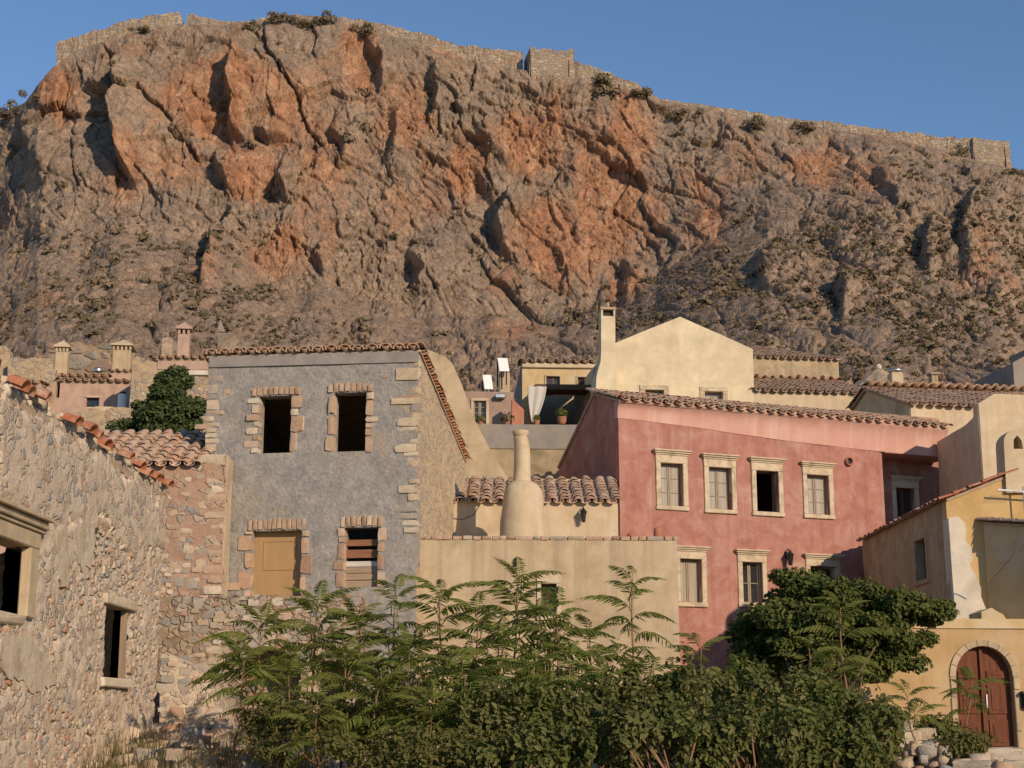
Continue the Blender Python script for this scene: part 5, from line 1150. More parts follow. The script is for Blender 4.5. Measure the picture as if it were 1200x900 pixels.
# ochre house with the terrace pergola
p3 = plane(650, 56., 3); u0, u1 = p3.uv(612, 450)[0], p3.uv(712, 450)[0]; z3 = p3.uv(650, 425)[1]; zt3 = p3.uv(650, 452)[1]; zf = p3.uv(650, 500)[1]
hs = [hol(p3, 640, 441, 656, 452), hol(p3, 677, 442, 693, 453)]
OB = hol(p3, 626, 462, 704, 520)
OH = house('ochre_terrace_house', 'pale ochre house with tiled eave above a dark covered terrace', 'house', p3, [(u0, z3), (u1, z3)], 7., 5., 'ochre_pale', None, [rect(h[0], h[2], h[1], h[3]) for h in hs] + [rect(OB[0], OB[2], OB[1], OB[3])], .3, .03, .4, lm='greyblue')  # side walls take blue-grey render: their shade is put into the colour
A = p3.w(u0 - .05, z3, .02); B = p3.w(u1, z3, .02); rb = Vector((0, 3., .5)); dk = deck_obj(OH, A, B, rb, .08); tiles(OH, dk, A, B, rb, .32, .36, 'tile', over=.18, seed=51)
c_ = MB(); c_.box(p3, u0 - .02, u1, z3 - .22, z3 - .03, .0, .1, .05); c_.obj('cornice', MT['cream'], OH)
for h in hs: window(OH, p3, h[0], h[1], h[2], h[3], .06, .03, 'cream', False, 'sash_wood', .1, curtain=False, bars=(2, 1), lint=.06, sill=False)
pv = Plane(p3.w(0, 0, 2.6), p3.d); PG = thing('pergola', 'dark wooden pergola roof over the terrace of the ochre house', 'pergola', p3.w((u0 + u1) / 2, zf))
zpb = pv.uv(660, 451)[1]; a_, b_ = pv.uv(627, 451)[0], pv.uv(712, 451)[0]
m = MB(); m.quadprism([pv.w(a_, zpb, .1), pv.w(b_, zpb, .1), pv.w(b_, zpb + .25, -2.55), pv.w(a_, zpb + .25, -2.55)], (0, 0, -.08)); m.obj('roof', MT['beam'], PG)
m = MB(); m.box(pv, a_ - .05, b_, zpb - .2, zpb - .03, -.0, .12, .02); m.obj('beam', MT['beam'], PG)
for px in (618.5, 700): 
    x = pv.uv(px, 470)[0]; m = MB(); m.box(pv, x, x + .12, zf - 1, zpb - .1, -.1, .02, .02); m.obj('post', MT['old_wood'], PG)
m = MB(); m.box(Plane(p3.w(0, 0, .06), p3.d), p3.uv(648, 463)[0], p3.uv(674, 463)[0], p3.uv(660, 464.5)[1], p3.uv(660, 460.5)[1], -.02, .06, .01); o = m.obj('tube_lamp', MT['panel'], None); o['label'] = 'white tube lamp under the pergola roof'; o['category'] = 'lamp'
# sides keep the terrace room dark
slab('terrace_wall', OH, Plane(pv.w(a_ - .2, 0), pv.n).left(0) if False else Plane(pv.w(b_ + .4, 0, .1), pv.n), [(-2.7, zf - 2), (.0, zf - 2), (.0, zpb), (-2.7, zpb + .2)], MT['greyblue'], (), .3, .6, .02)
# white curtain tied back
cu = pv.uv(618, 455)[0]; cz1_ = pv.uv(630, 454)[1]; cz0_ = pv.uv(625, 496)[1]; vs = []; fs = []; nx, nz_ = 22, 14
for j in range(nz_ + 1):
    t_ = j / nz_; wdt = (pv.uv(640, 470)[0] - cu) * (1 - t_ ** 1.7 * .8); lf0 = t_ ** 2 * .14
    for i in range(nx + 1):
        s_ = i / nx; vs.append(pv.w(cu + lf0 + wdt * s_, cz1_ + (cz0_ - cz1_) * t_ + .12 * math.sin(s_ * math.pi) * t_ * (1 - t_) * -1, .16 + .025 * math.sin(s_ * 13 + t_ * 2)))
for j in range(nz_):
    for i in range(nx): fs.append((j * (nx + 1) + i, j * (nx + 1) + i + 1, (j + 1) * (nx + 1) + i + 1, (j + 1) * (nx + 1) + i))
o = mesh('curtain', vs, fs, MT['curtain'], None, True, loc=pv.w(cu, cz0_)); sdm = o.modifiers.new('s', 'SOLIDIFY'); sdm.thickness = .012; o['label'] = 'white curtain gathered at the left end of the covered terrace'; o['category'] = 'curtain'
# potted plants on the terrace parapet
def pot_plant(px, py, D, s_, lab, m_='weed', wide=1.):
    c = P(px, py, D); t = thing('potted_plant', lab, 'potted plant', c); m = MB(); m.lathe(c, [(.13 * s_, c.z, 0), (.19 * s_, c.z + .12 * s_, 0), (.2 * s_, c.z + .28 * s_, 0), (.22 * s_, c.z + .3 * s_, 0), (.18 * s_, c.z + .3 * s_, 0)], 16); m.obj('pot', MT['pot'], t, True)
    g = np.random.default_rng(int(px)); V, F = clump_mesh(np.array([[c.x, c.y, c.z + .42 * s_]] * 1) , np.array([.26 * s_ * wide]), 120, .3, 1., int(px)); mesh('foliage', V, F, MT[m_], t)
pot_plant(658.5, 497, 46.6, .75, 'spiky plant in a terracotta pot on the grey-blue parapet', 'frond'); pot_plant(629, 498, 46.6, .5, 'small dark potted plant left of the spiky one', 'carob'); pot_plant(594, 499, 46.6, .5, 'low round dry plant in a pot in front of the mauve house', 'scrub', 1.8); pot_plant(563, 499, 46.6, .42, 'small green potted plant under the window of the mauve house', 'fig', 1.5)
# big cream gable house with the flared chimney
p4 = plane(800, 51., 7); gp = vus(p4, (882, 409), (840, 390), (797, 371), (757, 387), (716, 404)); u0, u1 = gp[-1][0], gp[0][0]
h4 = [hol(p4, 756, 457, 778, 475), hol(p4, 826, 459, 847, 475)]
BG = thing('cream_gable_house', 'big pale cream gabled house with two small windows behind the pink roof', 'house', p4.w((u0 + u1) / 2, 5.))
slab('wall', BG, p4, [(u0, 5.), (u1, 5.)] + gp, MT['pale_cream'], [rect(h[0], h[2], h[1], h[3]) for h in h4], .35, .4, .02)
slab('wall', BG, p4.left(u0), [(-8, 5.), (-.02, 5.), (-.02, gp[-1][1]), (-8, gp[-1][1])], MT['pale_cream'], (), .3, .6, .02, off=.006); slab('wall', BG, p4.right(u1), [(.02, 5.), (8, 5.), (8, gp[0][1]), (.02, gp[0][1])], MT['pale_cream'], (), .3, .6, .02, off=.006)
m = MB()
for a, b_ in zip(gp[:-1], gp[1:]): m.quadprism([p4.w(a[0], a[1] - .06, -.34), p4.w(b_[0], b_[1] - .06, -.34), p4.w(b_[0], b_[1] - .06, -8), p4.w(a[0], a[1] - .06, -8)], (0, 0, -.25))
m.obj('roof', MT['mortar'], BG)
for h in h4: window(BG, p4, h[0], h[1], h[2], h[3], .18, .04, 'trim', False, 'sash', .2, curtain=(h is h4[1]), bars=(2, 1), lint=.17, sill=False)
CHc = P(711, 450, 50.6); s = 50.6 / FPX; z = lambda py: P(711, py, 50.6).z
FC = thing('flared_chimney', 'tall cream chimney flaring at its foot beside the big gable', 'chimney', CHc); pl = plane(711, 50.6, 7); 
def prismstack(levels, dep):
    vs = []; fs = []
    for (xa, xb, py, o_) in levels:
        a, zq = pl.uv(xa, py); b_, _ = pl.uv(xb, py); vs += [pl.w(a, zq, o_), pl.w(b_, zq, o_), pl.w(b_, zq, -dep), pl.w(a, zq, -dep)]
    n = len(levels)
    for i in range(n - 1):
        for k in range(4): fs.append((i * 4 + k, i * 4 + (k + 1) % 4, (i + 1) * 4 + (k + 1) % 4, (i + 1) * 4 + k))
    fs += [(3, 2, 1, 0), tuple(range(4 * n - 4, 4 * n))]; return vs, fs
vs, fs = prismstack([(695, 720, 470, .5), (696.5, 720, 445, .42), (699, 720, 436, .3), (703, 721, 425, .14), (704.5, 721, 412, 0), (704.5, 721, 370, 0)], .55); mesh('stack', vs, fs, MT['pale_cream'], FC)
for xa, xb in ((704.5, 706.5), (719, 721)):
    vs, fs = prismstack([(xa, xb, 370, 0), (xa, xb, 362.5, 0)], .54); mesh('pillar', vs, fs, MT['pale_cream'], FC)
vs, fs = prismstack([(703.5, 722, 362.4, .03), (703.5, 722, 359.5, .03)], .6); mesh('cap', vs, fs, MT['mortar'], FC)
vs, fs = prismstack([(707.5, 718, 369.9, -.15), (707.5, 718, 362.6, -.15)], .5); mesh('flue', vs, fs, MT['dark'], FC)
m = MB(); cpt = P(712, 358, 50.8); m.lathe(cpt, [(.07, cpt.z - .05, 0), (.05, cpt.z + .1, 0)], 8); m.obj('vent', MT['mortar'], FC)
# tan block with tiled roof at the back right
p5 = plane(930, 60., 8); u0, u1 = p5.uv(872, 430)[0], p5.uv(983, 430)[0]; z5 = p5.uv(930, 420)[1]; zr5 = P(930, 409, 63).z
TB = house('tan_back_house', 'streaked tan house with a tiled hip roof, behind the cream gable', 'house', p5, [(u0, z5), (u1, z5)], 7., 5., 'streak_tan', [(0, z5), (5., z5)], (), .3, .03, .6)
A, B = p5.w(u0 - .1, z5, .02), p5.w(u1 + .1, z5, .02); ap0 = p5.w(u0 + .6, zr5, -3.); ap1 = p5.w(u1 - 2.2, zr5, -3.)
dk = mesh('roof', [A, B, ap1, ap0, p5.w(u1 + .1, z5, -5.1), p5.w(u0, z5, -5.1)], [(0, 1, 2, 3), (1, 4, 2), (4, 5, 3, 2), (5, 0, 3)], MT['mortar'], TB)
upv = p5.w(0, zr5, -3.) - p5.w(0, z5, 0)
tiles(TB, dk, A, B, upv, .33, .36, 'tile_dark', over=.14, seed=61, skip=lambda i, j: i * .33 > (u1 - u0 + .2) - 2.3 * j * .36 / upv.length)
# long low tiled roof in front of it
p6 = plane(930, 51.5, 7); u0, u1 = p6.uv(884, 460)[0], p6.uv(1014, 470)[0]; z6 = p6.uv(930, 459)[1]; zr6 = P(930, 446, 54.5).z
LR = house('long_cream_house', 'long cream house with a low tiled roof, right of the cream gable', 'house', p6, [(u0, z6), (u1, z6)], 5., 4.4, 'cream', [(0, z6), (3., zr6), (4.4, zr6 - .4)], (), .3, .03, .5)
roof_on(LR, p6, u0, u1, [(0, z6), (3., zr6), (4.4, zr6 - .4)], 'tile_dark', .16, .31, side=.06, seed=62)
slab('wall', LR, Plane(p6.w(0, 0, .02), p6.d), [(u0, p6.uv(930, 485)[1]), (u1, p6.uv(930, 485)[1]), (u1, z6 - .1), (u0, z6 - .1)], MT['streak_tan'], (), .1, .4, .02) if False else None
# stone hut with conical roof and its chimneys
cc = P(1031, 456, 57.5); s = 57.5 / FPX
SH = thing('stone_hut', 'stone hut with a cone-shaped roof behind the cream house', 'hut', (cc.x, cc.y, cc.z - 3)); 
m = MB(); m.lathe(cc, [(36 * s, cc.z - 4, 0), (36 * s, cc.z - .0, 0)], 10); m.obj('wall', MT['far_rubble'], SH); m = MB(); m.lathe(cc, [(38 * s, cc.z - .05, 0), (38 * s, cc.z + .02, 0), (14 * s, cc.z + .55, 0), (3 * s, cc.z + .84, 0)], 10, .02); m.obj('roof', MT['far_rubble'], SH)
m = MB(); m.lathe(cc, [(3 * s, cc.z + .8, 0), (4 * s, cc.z + .9, 0), (2 * s, cc.z + 1., 0)], 10); m.obj('finial', MT['trim_pale'], SH)
t, pl, a, b_, z0, z1_ = box_chimney('stove_chimney', 1045, 1059, 436, 452, 55, 'cream', 'cream chimney with a shiny metal cowl behind the tiled roof'); m = MB(); m.lathe(pl.w((a + b_) / 2, 0, -.2), [(.2, z1_, 0), (.3, z1_ + .06, 0), (.26, z1_ + .14, 0), (.05, z1_ + .2, 0)], 16); m.obj('cowl', MT['metal'], t, True)
box_chimney('brick_chimney', 1092, 1101, 446, 455, 52, 'tan', 'tiny brown chimney behind the tiled roof of the cream house', 'slab')
p7 = plane(1194, 50, 8); zz7 = vus(p7, (1187, 425), (1240, 395)); DH = house('grey_edge_house', 'dark grey house corner cut by the right edge of the view', 'house', p7, [(zz7[0][0], zz7[0][1]), (zz7[1][0], zz7[1][1])], 5., 3., 'greyblue', None, (), .3, .02, .6); DH['label'] = 'dark grey house corner above the tiled roof at the right edge'

# ------------------------------------------------------------------ old quarter on the left
D0 = 62.
p8 = plane(110, D0, 5); u0, u1 = p8.uv(47, 460)[0], p8.uv(155, 460)[0]; z8 = p8.uv(100, 447)[1]; us_ = p8.uv(68, 460)[0]
hh = hol(p8, 101, 466, 116, 478); hh2 = hol(p8, 66, 448, 70, 466)
RH = house('rose_house', 'rose house with stone left end and two rows of eave tiles, far left', 'house', p8, [(u0, z8), (u1, z8)], 9., 5., 'rose', None, [rect(hh[0], hh[2], hh[1], hh[3]), rect(hh2[0], hh2[2], hh2[1], hh2[3])], .3, .02, .5, lm='far_rubble')
slab('stone_end', RH, Plane(p8.w(0, 0, .03), p8.d), [(u0 - .01, 9.), (us_ - .15, 9.), (us_ - .15, z8 + .5), (u0 - .01, z8 + .5)], MT['far_rubble'], (), .4, .2, .04)
m = MB(); m.box(p8, hh[0] - .1, hh[1] + .1, hh[3], hh[3] + .07, -.1, .04, .01); m.box(p8, hh[0], hh[1], hh[2], hh[2] + .06, -.2, -.1, .01); o = m.obj('window', MT['trim'], RH)
m = MB(); m.box(p8, hh[0], hh[1], hh[2], hh[3], -.24, -.2, .005); m.obj('pane', MT['glass'], o)
A, B = p8.w(us_, z8 + .01, .03), p8.w(u1, z8 + .01, .03); up = Vector((0, .9, .12)); dk = deck_obj(RH, A, B, up, .08); tiles(RH, dk, A, B, up, .33, .4, 'tile', over=.15, seed=71)
zup = p8.uv(100, 436)[1]; pr2 = Plane(p8.w(0, 0, -1.0), p8.d); slab('upper_wall', RH, pr2, [(u0, z8), (u1, z8), (u1, zup), (u0, zup)], MT['rose'], (), .3, .4, .02)
A, B = pr2.w(u0, zup + .01, .03), pr2.w(p8.uv(124, 440)[0], zup + .01, .03); dk = deck_obj(RH, A, B, Vector((0, 3.4, .3)), .08); tiles(RH, dk, A, B, Vector((0, 3.4, .3)), .33, .4, 'tile', over=.15, seed=72, limit=60)
m = MB(); m.box(p8, p8.uv(124, 440)[0], u1, zup - .3, zup + .25, -3., -1.02, .03); m.obj('roof_block', MT['rose'], RH); 
A, B = p8.w(p8.uv(124, 440)[0], zup + .27, -1.0), p8.w(u1 + .02, zup + .27, -1.0); dk = deck_obj(RH, A, B, Vector((0, 2., .2)), .06); tiles(RH, dk, A, B, Vector((0, 2., .2)), .33, .4, 'tile', over=.12, seed=73, limit=80)
box_chimney('stone_chimney', 64, 79, 412, 434, D0 + 1.6, 'tan', 'narrow stone chimney with a pointed cap on the far rose house', 'pyramid', slots=3)
box_chimney('wide_stone_chimney', 131, 153, 410, 434, D0 + 1.6, 'tan', 'broad stone chimney with a row of slots under its cap', 'pyramid', slots=4, dep=1.1)
m = MB(); c = P(115, 433, D0 + 1.3); m.lathe(c, [(.2, c.z - .1, 0), (.22, c.z, 0), (.14, c.z + .08, 0), (.02, c.z + .11, 0)], 14); o = m.obj('skylight_dome', MT['metal'], RH, True)
# water tank on its ledge
tk = plane(142, D0 - .9, 5); a, b_, z0, z1_ = hol(tk, 137, 462, 149, 477); WT = thing('water_tank', 'white water tank with a black lid against the rose house', 'water tank', tk.w((a + b_) / 2, z0)); c = tk.w((a + b_) / 2, 0, -.2)
m = MB(); m.lathe(c, [((b_ - a) / 2, z0, 0), ((b_ - a) / 2, z1_, 0), ((b_ - a) / 2 * .8, z1_ + .04, 0)], 16); m.obj('tank', MT['panel'], WT, False); m = MB(); m.lathe(c, [((b_ - a) / 2 * .7, z1_ + .04, 0), ((b_ - a) / 2 * .6, z1_ + .13, 0), (.05, z1_ + .15, 0)], 14); m.obj('lid', MT['black'], WT)
lw = slab('ledge_wall', None, Plane(tk.w(0, 0, .1), tk.d), [(tk.uv(112, 480)[0], 10.), (tk.uv(149, 480)[0], 10.), (tk.uv(149, 478)[0], z0 - .01), (tk.uv(112, 478)[0], z0 - .01)], MT['cream'], (), .8, .3, .03); lw['label'] = 'low cream ledge wall under the white water tank'; lw['category'] = 'wall'
p9 = plane(20, D0 - 1, 5); u0, u1 = p9.uv(-60, 460)[0], p9.uv(48, 460)[0]; z9 = p9.uv(20, 449)[1]; h9 = hol(p9, 38, 458, 47, 470)
R2 = house('rose_cottage', 'low rose house with a dark window above the ruined wall, far left edge', 'house', p9, [(u0, z9), (u1, z9)], 9., 4., 'rose', None, [rect(h9[0], h9[2], h9[1] - .02, h9[3])], .3, .02, .5)
A, B = p9.w(u0, z9, .02), p9.w(u1, z9, .02); dk = deck_obj(R2, A, B, Vector((0, 3, .3)), .08); tiles(R2, dk, A, B, Vector((0, 3, .3)), .33, .38, 'tile', over=.14, seed=74)
# rubble house with the tall rose chimney
p10 = plane(190, D0 - 2.5, 2); u0, u1, u2 = p10.uv(153, 460)[0], p10.uv(186, 460)[0], p10.uv(262, 440)[0]; z10 = p10.uv(165, 420)[1]
RB = house('rubble_house', 'tall rubble-stone house with a rose top behind the dark evergreen', 'house', p10, [(u0, z10 - .1), (p10.uv(160, 420)[0], z10 + .1), (u1, z10 - .2), (u2, p10.uv(230, 423)[1])], 8., 5., 'far_rubble', None, (), .35, .05, .2)
sl3 = Plane(p10.w(0, 0, .03), p10.d); zz0, zz1 = p10.uv(210, 433)[1], p10.uv(210, 421)[1]; slab('rose_band', RB, sl3, [(u1 - .1, zz0), (u2, zz0), (u2, zz1), (u1 - .1, zz1 + .05)], MT['rose'], (), .3, .4, .02)
A, B = sl3.w(p10.uv(178, 420)[0], zz1 + .02, .02), sl3.w(u2, zz1 + .02, .02); dk = deck_obj(RB, A, B, Vector((0, 3, .35)), .08); tiles(RB, dk, A, B, Vector((0, 3, .35)), .33, .38, 'tile', over=.14, seed=75)
m = MB(); m.box(p10, p10.uv(200, 438)[0], u2, p10.uv(210, 440)[1], p10.uv(210, 434)[1] - .02, .0, .12, .02); m.obj('lintel', MT['white'], RB)
box_chimney('rose_chimney', 207.5, 221.5, 391, 421, D0 - 1.6, 'rose', 'tall slim rose chimney with a pyramid cap, far left', 'pyramid', slots=2)
# loose ruined walls and terraces between
def ruin(name, pts, D, m_, lab, zb=None, th=.6, cell=.25, ang=3, base=None):
    pl = plane(pts[0][0], D, ang); v = vus(pl, *pts); zz_ = base if base is not None else min(q[1] for q in v) - 3; 
    top = []
    for a, b_ in zip(v[:-1], v[1:]):
        k = max(1, int(abs(b_[0] - a[0]) / .35)); top += [(a[0] + (b_[0] - a[0]) * i / k, a[1] + (b_[1] - a[1]) * i / k + random.uniform(-.12, .08)) for i in range(k)]
    top.append(v[-1]); t = thing(name, lab, 'ruined wall', pl.w((v[0][0] + v[-1][0]) / 2, zz_))
    slab('wall', t, pl, [(v[0][0], zz_), (v[-1][0], zz_)] + top[::-1], MT[m_], (), th, cell, .08, smooth=True); return t, pl, v
random.seed(77)
ruin('ruined_wall', [(58, 402), (90, 401), (124, 402), (150, 403)], 68, 'fort', 'broken stone wall behind the far chimneys on the left', base=14)
ruin('ruined_wall', [(-20, 408), (6, 404), (11, 412), (12, 424)], 68, 'far_rubble', 'pale stone ruin cut by the far left edge below the rock', base=14)
ruin('ruined_wall', [(10, 420), (30, 419), (62, 420)], 67.5, 'far_rubble', 'low stone terrace wall at the far left, above the rose houses', base=14)
ruin('ruined_wall', [(190, 396), (193, 393), (201, 394), (202, 400)], 66, 'far_rubble', 'small broken pillar of stone left of the rose chimney', base=15)
ruin('ruined_wall', [(256, 378), (258, 375), (264, 390), (275, 388), (282, 402), (292, 400)], 60, 'fort', 'ruined stone wall showing above the grey house roof', base=14)
ruin('ruined_wall', [(60, 488), (110, 478), (165, 480), (200, 482)], 59, 'far_rubble', 'rubble terrace wall below the rose house', base=9)
ruin('ruined_wall', [(95, 500), (104, 487), (120, 487), (142, 510), (150, 522)], 57, 'far_rubble', 'slanting stone gable remnant above the annex roof', base=9)
c = P(147, 510, 52); m = MB(); m.lathe(c, [(.2, c.z - 1.2, 0), (.2, c.z + .1, 0), (.16, c.z + .12, 0)], 12); t = thing('chimney_pot', 'white rendered chimney pot with a black cap left of the evergreen', 'chimney', (c.x, c.y, c.z - 1.2)); m.obj('stack', MT['white'], t); m = MB(); m.lathe(c, [(.17, c.z + .125, 0), (.2, c.z + .25, 0), (.04, c.z + .32, 0)], 12); m.obj('cap', MT['black'], t)
# ------------------------------------------------------------------ vegetation
def frond_mesh(seed):
    g = random.Random(seed); V = []; F = []; n = 14
    def rp(t): return Vector((.06 * math.sin(t * 2 + seed), t * (1 - .1 * t), .30 * t * (1 - t) * 1.5 - .62 * t * t))
    for i in range(6):
        p = rp(i / 5); r = .009 * (1 - .7 * i / 5); V += [p + Vector((r, 0, -r * .5)), p + Vector((-r, 0, -r * .5)), p + Vector((0, 0, r))]
    for i in range(5):
        for k in range(3): F.append((i * 3 + k, i * 3 + (k + 1) % 3, i * 3 + 3 + (k + 1) % 3, i * 3 + 3 + k))
    for i in range(n * 2 + 1):
        t = .16 + .84 * (i // 2) / n if i < n * 2 else 1.; sd = 1 if i % 2 else -1; p = rp(t); tg = (rp(min(1, t + .02)) - rp(t - .02)).normalized(); side = tg.cross(Vector((0, 0, 1))).normalized() * sd
        ln = .25 * (math.sin(min(1, t * .9 + .18) * math.pi) ** .5 * .8 + .2) * g.uniform(.85, 1.12); a = R(g.uniform(50, 66)) if i < 2 * n else 0
        d = (tg * math.cos(a) + side * math.sin(a) + Vector((0, 0, g.uniform(-1.0, -.4)))).normalized(); w = d.cross(Vector((0, 0, 1)))
        w = (w.normalized() + Vector((0, 0, g.uniform(-.5, .5)))).normalized() * ln * .095; q = d * ln; sag = Vector((0, 0, -ln * .12)); b = len(V)
        V += [p, p + q * .3 + w, p + q * .65 + w * .85 + sag * .5, p + q + sag * 1.2, p + q * .65 - w * .85 + sag * .5, p + q * .3 - w, p + q * .45 - Vector((0, 0, ln * .03)) + sag * .3]
        F += [(b, b + 1, b + 6), (b + 1, b + 2, b + 6), (b + 2, b + 3, b + 6), (b + 3, b + 4, b + 6), (b + 4, b + 5, b + 6), (b + 5, b, b + 6)]
    me = bpy.data.meshes.new('frond'); me.from_pydata([tuple(v) for v in V], [], F); me.materials.append(MT['frond']); return me
FR = [frond_mesh(i) for i in range(7)]
def sapling(px, pytop, D, lab, size=.9, nf=15, lean=0., bare=.45, seed=0, sprig=2):
    g = random.Random(seed * 31 + int(px)); tip = P(px, pytop + 22, D); bx = tip.x - lean + g.uniform(-.15, .15); by = tip.y + g.uniform(-.2, .2); base = Vector((bx, by, float(gz(bx, by)) - .05))
    t = thing('ailanthus_sapling', lab, 'sapling', base, 'ailanthus saplings in the overgrown plot')
    pts = []; 
    for i in range(7): k = i / 6; pts.append(base.lerp(tip, k) + Vector((g.uniform(-.05, .05), g.uniform(-.05, .05), 0)) * math.sin(k * math.pi))
    m = MB(); h = tip.z - base.z; m.tube(pts, [.028 * (1 - .65 * i / 6) * min(1.2, h / 3 + .3) for i in range(7)], 6)
    nf = int(nf * 1.1); heads = [(pts, 1., nf)]
    for s in range(sprig):
        k0 = g.uniform(.35, .65); p0 = base.lerp(tip, k0); an = g.uniform(0, 6.28); L = h * g.uniform(.2, .32); p2 = p0 + Vector((math.cos(an) * .5 * L, math.sin(an) * .5 * L, L * .8)); br = [p0, p0.lerp(p2, .5) + Vector((math.cos(an), math.sin(an), 0)) * .08, p2]
        m.tube(br, [.013, .01, .007], 5); heads.append((br, .78, max(5, nf // 2)))
    m.obj('trunk', MT['stem'], t, True); k = 0
    for pl_, sc0, n in heads:
        for i in range(n):
            f = 1 - (i / n) ** 1.15 * (1 - bare); q = f * (len(pl_) - 1); j = min(int(q), len(pl_) - 2); p = Vector(pl_[j]).lerp(Vector(pl_[j + 1]), q - j)
            az = i * 2.4 + g.uniform(-.35, .35); el = R(66 - 58 * (i / n) ** .8 + g.uniform(-12, 12)); s = size * sc0 * (.78 + .34 * min(1, i / n * 2.2)) * g.uniform(.8, 1.15)
            M_ = Matrix.Translation(p) @ Matrix.Rotation(az, 4, 'Z') @ Matrix.Rotation(el, 4, 'X') @ Matrix.Rotation(R(g.uniform(-25, 25)), 4, 'Y') @ Matrix.Diagonal((s, s, s, 1))
            link('frond', FR[g.randrange(7)], t, M_)
SAP = [(306, 712, 25.5, 'leftmost ailanthus sapling, before the dark opening in the stone wall', .95, 14, .15), (372, 690, 26.5, 'ailanthus sapling whose fronds droop below the boarded door', 1.0, 15, .1), (424, 706, 25.6, 'ailanthus sapling under the slatted window of the grey house', .85, 13, 0), (463, 674, 26, 'thin tall ailanthus sapling by the corner of the grey house', .9, 13, .05),
       (515, 676, 24.8, 'ailanthus sapling before the left end of the tan wall', .9, 16, -.1), (560, 700, 24, 'shorter ailanthus sapling just left of the tallest dense one', .85, 14, .1), (606, 662, 25, 'densest ailanthus sapling, in front of the small tan-wall window', .98, 20, .05), (652, 694, 24.3, 'ailanthus sapling just right of the densest one', .85, 14, -.1), (690, 716, 25.6, 'low ailanthus sapling beneath the middle of the tan wall', .8, 12, 0),
       (741, 656, 25.2, 'tall slim ailanthus sapling standing out against the tan wall', .85, 13, -.12), (480, 742, 23, 'ailanthus sapling low in front, under the thin tall one', .8, 14, 0), (338, 770, 23.6, 'low ailanthus sapling among weeds at lower left', .8, 12, .1), (822, 734, 25.5, 'ailanthus sapling poking up before the pink wall', .8, 10, .1), (985, 690, 25.8, 'ailanthus sapling rising in front of the round dark tree', .8, 11, 0), (948, 738, 25.2, 'young ailanthus left of the one in front of the dark tree', .7, 9, 0), (1139, 776, 25.4, 'sparse ailanthus sapling before the arched door', .62, 7, .05), (545, 770, 22.6, 'front ailanthus sapling with brownish stems, lower centre', .8, 14, 0), (626, 760, 22.8, 'front ailanthus sapling at the left edge of the broad-leaved bushes', .8, 14, .1), (1062, 790, 24.8, 'short ailanthus sapling between tree and arched door', .6, 8, 0), (766, 770, 23.2, 'short ailanthus sapling within the broad-leaved bushes', .7, 9, 0)]
SAP += [(812, 800, 22.4, 'thin brown-stemmed ailanthus shoot in the hedge below the tan house corner', .5, 4, .1), (884, 806, 22.2, 'thin brown-stemmed ailanthus shoot in the hedge below the left of the round tree', .5, 4, -.1), (930, 812, 22.6, 'thin brown-stemmed ailanthus shoot in the hedge below the round tree trunk', .5, 5, .05), (692, 806, 22, 'thin brown-stemmed ailanthus shoot at the left end of the hedge', .5, 5, 0), (1036, 806, 24, 'thin shoot left of the pale rock heap', .45, 5, .1), (286, 752, 24.6, 'small ailanthus sapling leaning over the foot of the wall stub', .8, 10, .1), (405, 748, 24.2, 'ailanthus sapling in the second row under the boarded door', .85, 13, 0), (445, 775, 22.8, 'ailanthus sapling low in front below the slatted window', .8, 13, .1), (585, 728, 23.6, 'ailanthus sapling crowding the left side of the densest one', .85, 14, .1), (668, 752, 23.4, 'ailanthus sapling rising from the left end of the broad-leaved bushes', .8, 12, 0), (706, 772, 22.8, 'small ailanthus sapling below the tall slim one', .75, 10, .05), (372, 800, 22.4, 'lowest ailanthus sapling among the light green weeds', .75, 11, 0), (505, 806, 22, 'lowest ailanthus sapling in the bottom centre', .75, 11, 0), (860, 772, 24.6, 'short ailanthus sapling left of the round tree', .7, 9, 0)]
for i, (px, py, D, lab, s, n, ln) in enumerate(SAP): sapling(px, py, D, lab, s, n, ln, .6 if py < 760 else .5, i, 2 if n > 10 else 1)

def leaf_cloud(clumps, per, size, seed, asp=.62, up=.5):
    """leaf-sized folded faces spread through clumps; lobed six-point leaves"""
    g = np.random.default_rng(seed); C = np.array([c for c, r in clumps]); Rr = np.array([r for c, r in clumps]); n = len(C) * per
    c = np.repeat(C, per, 0); r = np.repeat(Rr, per, 0).reshape(n, -1); r = r if r.shape[1] == 3 else np.repeat(r, 3, 1)
    v = g.normal(size=(n, 3)); v /= np.linalg.norm(v, axis=1)[:, None]; rad = g.uniform(.05, 1., n) ** .36
    p = c + v * r * rad[:, None]
    nn = v * .8 + g.normal(size=(n, 3)) * .5 + np.array([.15, -.25, up]); nn /= np.linalg.norm(nn, axis=1)[:, None]
    t = np.cross(nn, g.normal(size=(n, 3))); t /= np.linalg.norm(t, axis=1)[:, None]; w = np.cross(nn, t); L = (size * g.uniform(.55, 1.25, n))[:, None]
    b = p - t * L * .5; dn = -nn * L * .12
    V = np.stack([b, p - t * L * .1 + w * L * asp * .5 + dn * -.6, p + t * L * .3 + w * L * asp * .36, p + t * L * .5 + dn * 1.4, p + t * L * .3 - w * L * asp * .36, p - t * L * .1 - w * L * asp * .5 + dn * -.6], 1).reshape(-1, 3)
    k = np.arange(n)[:, None] * 6; F = np.concatenate([k + np.array([[0, 1, 2, 3]]), k + np.array([[0, 3, 4, 5]])]); return V, F
